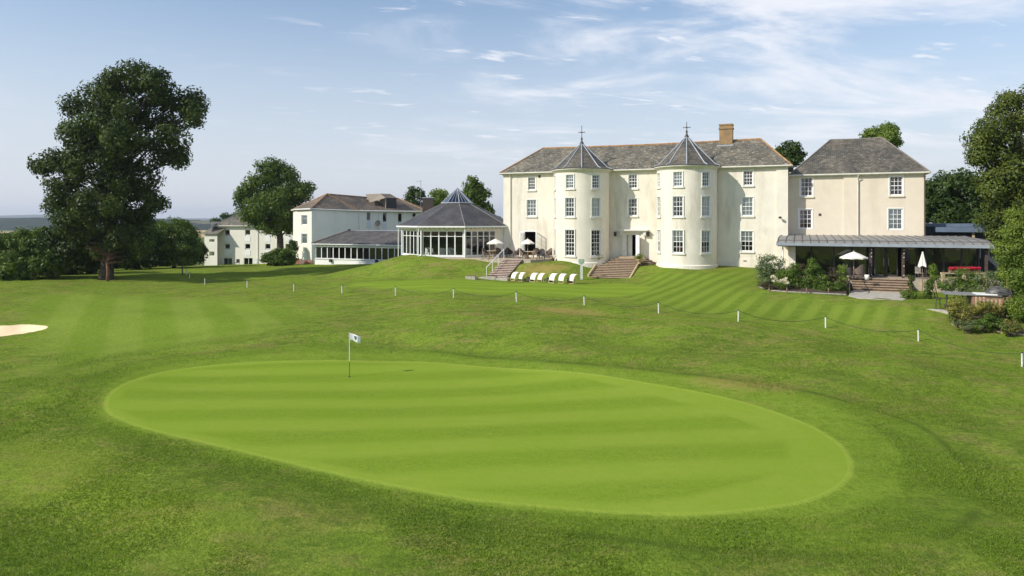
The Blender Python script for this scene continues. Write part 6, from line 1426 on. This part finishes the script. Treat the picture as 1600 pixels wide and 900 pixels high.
bush('round_shrub', 'dome-shaped dark shrub with purple-tinged top behind white flowers', [(1232, 424, 18, 14), (1222, 434, 14, 14), (1242, 434, 14, 15), (1232, 442, 20, 12)], 50, 'lf_bed', 12, 36, .3, .05)
bush('purple_shrub', 'small plum-coloured shrub behind the dome-shaped shrub', [(1252, 422, 10, 8), (1258, 430, 10, 10)], 51.5, 'lf_purple', 12, 34, .28, .05)
bush('upright_shrub', 'tall pointed dark-green shrub in the middle of the bed', [(1270, 412, 7, 9), (1269, 424, 12, 12), (1262, 438, 16, 13), (1278, 438, 12, 14), (1270, 449, 20, 8)], 49.6, 'lf_bed', 12, 36, .28, .048)
bush('purple_shrub', 'rounded plum-topped shrub between pointed shrub and yellow column', [(1298, 428, 13, 10), (1290, 436, 12, 10), (1303, 438, 10, 10)], 49.8, 'lf_purple', 12, 34, .28, .048)
bush('low_shrub', 'low leafy green shrub at the right front of the bed', [(1290, 448, 12, 9), (1302, 451, 9, 7), (1282, 452, 9, 6)], 48.6, 'lf_bed', 13, 36, .24, .045)
bush('ball_shrub', 'clipped dark ball shrub at the right front corner of the bed', [(1308, 449, 10, 8), (1317, 451, 7, 7)], 48.4, 'lf_mid', 14, 40, .22, .045)
bush('columnar_conifer', 'narrow yellow-green column beside the garden-room parasol', [(1317, 418, 5, 6), (1317, 428, 6.5, 9), (1317, 440, 6.5, 9), (1318, 449, 7, 6)], 48.9, 'lf_lime', 16, 40, .2, .042)
bush('low_hedge', 'low clipped brownish-green edging plants at the left foot of the bed', [(1192, 446, 8, 6), (1204, 448, 9, 6), (1216, 450, 9, 6), (1228, 451, 8, 6), (1240, 452, 9, 6), (1252, 453, 8, 6)], 49.0, 'lf_purple', 12, 34, .22, .045)
root = thing('white_hydrangea', 'white-flowered hydrangea at the front of the bed', 'flowering shrub', G(1215, 450))
bl = pxblobs([(1212, 438, 5, 3), (1220, 440, 5, 3), (1226, 436, 4, 3), (1208, 433, 3, 2), (1229, 441, 3, 3)], 48.6); P_, tn = clumps(bl, 30, 40, .12); leaf_object('flowers', P_, .035, 'whiteflower', root)
bl = pxblobs([(1216, 445, 12, 6)], 48.7); P_, tn = clumps(bl, 12, 30, .2); leaf_object('foliage', P_, .05, 'lf_bed', root)
for i, px in enumerate((1202, 1229.5, 1260.5, 1294.5)):
    q = G(px, 459); root = thing('bed_post', 'short brown post in the bed edging, %s from the left' % ordn[i], 'post', q, 'short posts along the shrub bed'); mb = MB(); mb.tube([q, (q[0], q[1], q[2] + .42)], .045, 8); mb.build('post', 'wood', root)
# ------------------------------------------------------------ right of the steps
bush('spiral_conifer', 'small dark clipped conifer at the right foot of the garden steps', [(1423.5, 434, 3, 5), (1423.5, 443, 4.5, 5), (1423.5, 452, 6, 6)], 46.2, 'lf_con', 18, 40, .18, .04)
bush('spreading_juniper', 'feathery low green shrub around the small clipped conifer', [(1418, 463, 9, 7), (1430, 464, 10, 8), (1440, 468, 8, 6), (1412, 458, 5, 4)], 45.4, 'lf_bed', 14, 40, .24, .042)
bush('dark_conifer', 'narrow dark conifer just right of the folded parasol', [(1452, 440, 5, 8), (1450, 452, 7, 9), (1448, 463, 8, 8)], 45.6, 'lf_mid', 16, 40, .2, .042)
bush('yellow_conifer', 'bright yellow-green upright conifer right of the folded parasol', [(1458, 420, 4, 6), (1459, 431, 6, 8), (1461, 441, 7, 7)], 46.2, 'lf_lime', 16, 40, .2, .042)
bush('mixed_shrub', 'leafy shrubs below the red flower rail', [(1478, 448, 12, 9), (1492, 442, 12, 10), (1507, 432, 10, 12), (1505, 447, 14, 10), (1525, 440, 14, 12)], 45.4, 'lf_bed', 11, 36, .28, .048)
bush('mixed_shrub', 'pink-tinged shrub at the right end of the flower rail', [(1538, 436, 12, 12), (1550, 445, 14, 12), (1530, 452, 12, 8), (1560, 435, 10, 12)], 44.8, 'lf_grey', 9, 34, .3, .045)
bush('dark_shrub', 'dark shrub behind the wooden post at the far right', [(1572, 430, 16, 14), (1590, 440, 16, 16), (1565, 448, 14, 12), (1585, 415, 18, 12)], 46.5, 'lf_dark', 9, 36, .32, .055)
bush('lime_shrub', 'bright lime low plant behind the barbecue counter', [(1518, 457, 10, 4), (1530, 458, 8, 3)], 44.0, 'lf_lime', 14, 34, .2, .04)
# wooden rail with geraniums
rl = thing('wooden_rail', 'pale timber rail fence in front of the glazed room right of the steps', 'rail', tpt(1475, 441, 3.0))
a_, b_ = tpt(1470, 441, 3.15), tpt(1541, 441, 3.15); fr = Fr(a_[:2], to=b_[:2])
zt = PX(0, 425.5, a_[1])[2]
mb = MB(); mb.fbox(fr, 0, fr.len, -.08, .08, zt - .12, zt); mb.build('top_rail', 'palewood', rl); mb = MB(); mb.fbox(fr, 0, fr.len, -.03, .03, zt - .42, zt - .32); mb.build('lower_rail', 'palewood', rl)
for u in (.15, fr.len * .5, fr.len - .1): mb = MB(); mb.fbox(fr, u - .1, u + .1, -.1, .1, 2.7, zt - .121); mb.build('post', 'palewood', rl)
root = thing('geranium_trough', 'row of red geraniums in a trough on the timber rail', 'flowers', fr.pt(fr.len / 2, 0, zt))
mb = MB(); mb.fbox(fr, .6, fr.len - .5, -.1, .1, zt + .003, zt + .14); mb.build('trough', 'wood', root)
n = 1500; uu = NR.uniform(.6, fr.len - .5, n); C_ = np.array([fr.pt(u, 0, zt + .2) for u in uu]) + NR.normal(size=(n, 3)) * (.06, .06, .05); leaf_object('leaves', C_, .04, 'lf_bed', root)
n = 1800; uu = NR.uniform(.6, fr.len - .5, n); C_ = np.array([fr.pt(u, .06, zt + .28) for u in uu]) + NR.normal(size=(len(uu), 3)) * (.05, .06, .05); leaf_object('flowers', C_, .036, 'redflower', root)
p = tpt(1436.5, 436, 3.2); root = thing('metal_chair', 'light metal chair on the terrace left of the folded parasol', 'chair', p); x, y, z = p
mb = MB(); mb.box(x - .2, x + .2, y - .2, y + .2, z + .42, z + .46); mb.build('seat', 'stone', root); mb = MB(); mb.box(x - .2, x + .2, y + .16, y + .2, z + .46, z + .9); mb.build('backrest', 'stone', root)
for a in (-.18, .18):
    for b in (-.18, .18): mb = MB(); mb.tube([(x + a, y + b, z), (x + a, y + b, z + .42)], .015, 6); mb.build('leg', 'steel', root)
# barbecue corner
pz = 2.12
pad = [G(1446, 484), G(1482, 493), G(1484, 480), G(1456, 476)]
mb = MB(); mb.prism([(a, b) for a, b, c in pad] + [(34, 44.5), (31, 44.5)], 1.5, pad[0][2] + .05); o = mb.build('patio_pad', 'concrete'); o['kind'] = 'structure'
Yc = 41.5
ct_ = thing('barbecue_counter', 'grey-topped outdoor counter with slatted timber front', 'counter', PX(1520, 484, Yc))
q0, q1 = PX(1476, 0, Yc + .6), PX(1568, 0, Yc - .6); fr = Fr(q0[:2], to=q1[:2]); zt = PX(0, 460, Yc)[2] 
mb = MB(); mb.fbox(fr, 0, 2.9, -1.4, .2, zt - .05, zt); mb.build('table_top', mat('grey_counter_top', (.23, .23, .22), .5), ct_)
mb = MB(); mb.fbox(fr, 1.4, fr.len, -1.2, .1, zt - 1.1, zt - .052); mb.build('cabinet', 'wood', ct_)
for i in range(15): mb = MB(); u = 1.45 + i * (fr.len - 1.5) / 15; mb.fbox(fr, u, u + .09, .101, .13, zt - 1.0, zt - .12 - .12 * (i > 6)); mb.build('slat', 'palewood' if i % 2 else 'redbrick', ct_)
for u in (.12, 1.2): mb = MB(); mb.fbox(fr, u - .04, u + .04, -.1, .0, zt - 1.2, zt - .051); mb.build('leg', 'darkmetal', ct_)
mb = MB(); mb.fbox(fr, 1.6, 2.7, -.9, .12, zt + .002, zt + .06); mb.build('work_surface', 'white', ct_)
bb = thing('smoker_grill', 'domed dark charcoal smoker on the counter under the trees', 'barbecue', fr.pt(3.05, -.3, zt))
c = fr.pt(2.85, -.35, zt + .02); mb = MB(); vs = []; n, m_ = 22, 10; t_ = Vector((fr.t[0], fr.t[1], 0)); n_ = Vector((fr.n[0], fr.n[1], 0))
for j in range(m_ + 1):
    ph = math.pi / 2 * j / m_
    for k in range(n): th = 2 * math.pi * k / n; vs.append(Vector(c) + t_ * (.68 * math.cos(ph) * math.cos(th)) + n_ * (.45 * math.cos(ph) * math.sin(th)) + Vector((0, 0, .52 * math.sin(ph))))
mb.add(vs, [(j * n + k, j * n + (k + 1) % n, (j + 1) * n + (k + 1) % n, (j + 1) * n + k) for j in range(m_) for k in range(n)]); mb.build('lid', mat('sooty_lid', rough=.45, fn=vary((.085, .08, .075), .5, 5)), bb, smooth=True)
mb = MB(); mb.lathe((c[0], c[1], zt - .12), [(.4, 0), (.5, .06), (.5, .15)], 20); mb.build('bowl', 'black', bb)
mb = MB(); q = Vector(c) + n_ * .42 + Vector((0, 0, .22)); mb.tube([q - t_ * .2, q - t_ * .2 + n_ * .08, q + t_ * .2 + n_ * .08, q + t_ * .2], .015, 6); mb.build('handle', 'steel', bb)
wp = thing('timber_post', 'upright reddish timber post behind the barbecue counter', 'post', PX(1576, 470, 43)); x, y, z = PX(1576, 472, 43); mb = MB(); mb.box(x - .09, x + .09, y - .09, y + .09, z - .8, PX(0, 437, 43)[2]); mb.build('post', 'wood', wp)
mb = MB(); mb.box(x - .11, x + .11, y - .11, y + .11, PX(0, 437, 43)[2] + .002, PX(0, 437, 43)[2] + .06); mb.build('cap', 'palewood', wp)
bs = thing('bar_stool', 'slender metal stool beside the grey counter', 'stool', G(1466, 486)); x, y, z = G(1466, 486)
mb = MB(); mb.lathe((x, y, z + .72), [(.01, 0), (.17, 0), (.17, .04), (.01, .04)], 12); mb.build('seat', 'darkmetal', bs)
for k in range(4): th = k * math.pi / 2 + .5; mb = MB(); mb.tube([(x + .22 * math.cos(th), y + .22 * math.sin(th), z), (x + .1 * math.cos(th), y + .1 * math.sin(th), z + .72)], .015, 6); mb.build('leg', 'darkmetal', bs)
# variegated bed in front
bush('variegated_shrub', 'yellow variegated shrub at the left front of the right-hand bed', [(1500, 476, 15, 10), (1493, 487, 10, 10), (1512, 488, 14, 12), (1500, 498, 14, 9)], 40.0, 'lf_yel', 14, 40, .25, .042)
bush('variegated_shrub', 'yellow-tipped shrub hugging the slatted counter front', [(1530, 480, 14, 10), (1548, 482, 14, 9), (1538, 492, 14, 9), (1560, 486, 10, 9)], 40.3, 'lf_yel', 14, 40, .25, .042)
bush('low_shrub', 'dark leafy shrub in the middle front of the right-hand bed', [(1545, 502, 16, 11), (1530, 508, 12, 8), (1558, 508, 12, 9)], 39.3, 'lf_bed', 14, 40, .25, .044)
bush('low_shrub', 'rusty-leaved low shrub at the right front of the right-hand bed', [(1578, 508, 12, 9), (1592, 513, 10, 7), (1572, 514, 8, 6)], 38.6, 'lf_yel', 14, 40, .22, .042)
bush('grey_shrub', 'silvery low plant at the bed corner', [(1505, 507, 14, 6), (1520, 509, 12, 6)], 39.2, 'lf_grey', 16, 40, .18, .036)
bush('dark_shrub', 'shadowy shrub under the overhanging tree at the right edge', [(1590, 490, 16, 14), (1605, 500, 16, 14), (1580, 478, 10, 10)], 40.2, 'lf_dark', 12, 40, .26, .05)
cur = catmull([G(1486, 508), G(1500, 513), G(1535, 517), G(1570, 522), G(1604, 526)], 6, False)
mb = MB(); mb.tube([(a, b, h(a, b) + .05) for a, b, c in cur], .08, 6); tag(mb.build('bed_edging', 'palewood'), 'pale low edging along the front of the right-hand bed', 'edging')
mb = MB(); n = len(cur); V = [(a, b, h(a, b) + .10) for a, b, c in cur] + [(a + 1.2, b + 2.6, h(a + 1.2, b + 2.6) + .12) for a, b, c in cur]; mb.add(V, [(i, i + 1, n + i + 1, n + i) for i in range(n - 1)]); o = mb.build('bed_soil', 'soil'); o['kind'] = 'structure'
# garden chairs by the far hotel
for px, lab in ((371, 'dark garden chair outside the far hotel, left one'), (399, 'white garden chair outside the far hotel, right one')):
    p = PX(px, 414, 124); p = (p[0], p[1], p[2]); root = thing('garden_chair', lab, 'chair', p, 'garden chairs outside the far hotel'); x, y, z = p; m = 'darkmetal' if px < 380 else 'white'
    mb = MB(); mb.box(x - .3, x + .3, y - .3, y + .3, z + .4, z + .48); mb.build('seat', m, root); mb = MB(); mb.box(x - .3, x + .3, y + .24, y + .3, z + .48, z + 1.05); mb.build('backrest', m, root)
    for a in (-.26, .26):
        for b in (-.26, .26): mb = MB(); mb.tube([(x + a, y + b, z - 1), (x + a, y + b, z + .4)], .03, 6); mb.build('leg', m, root)
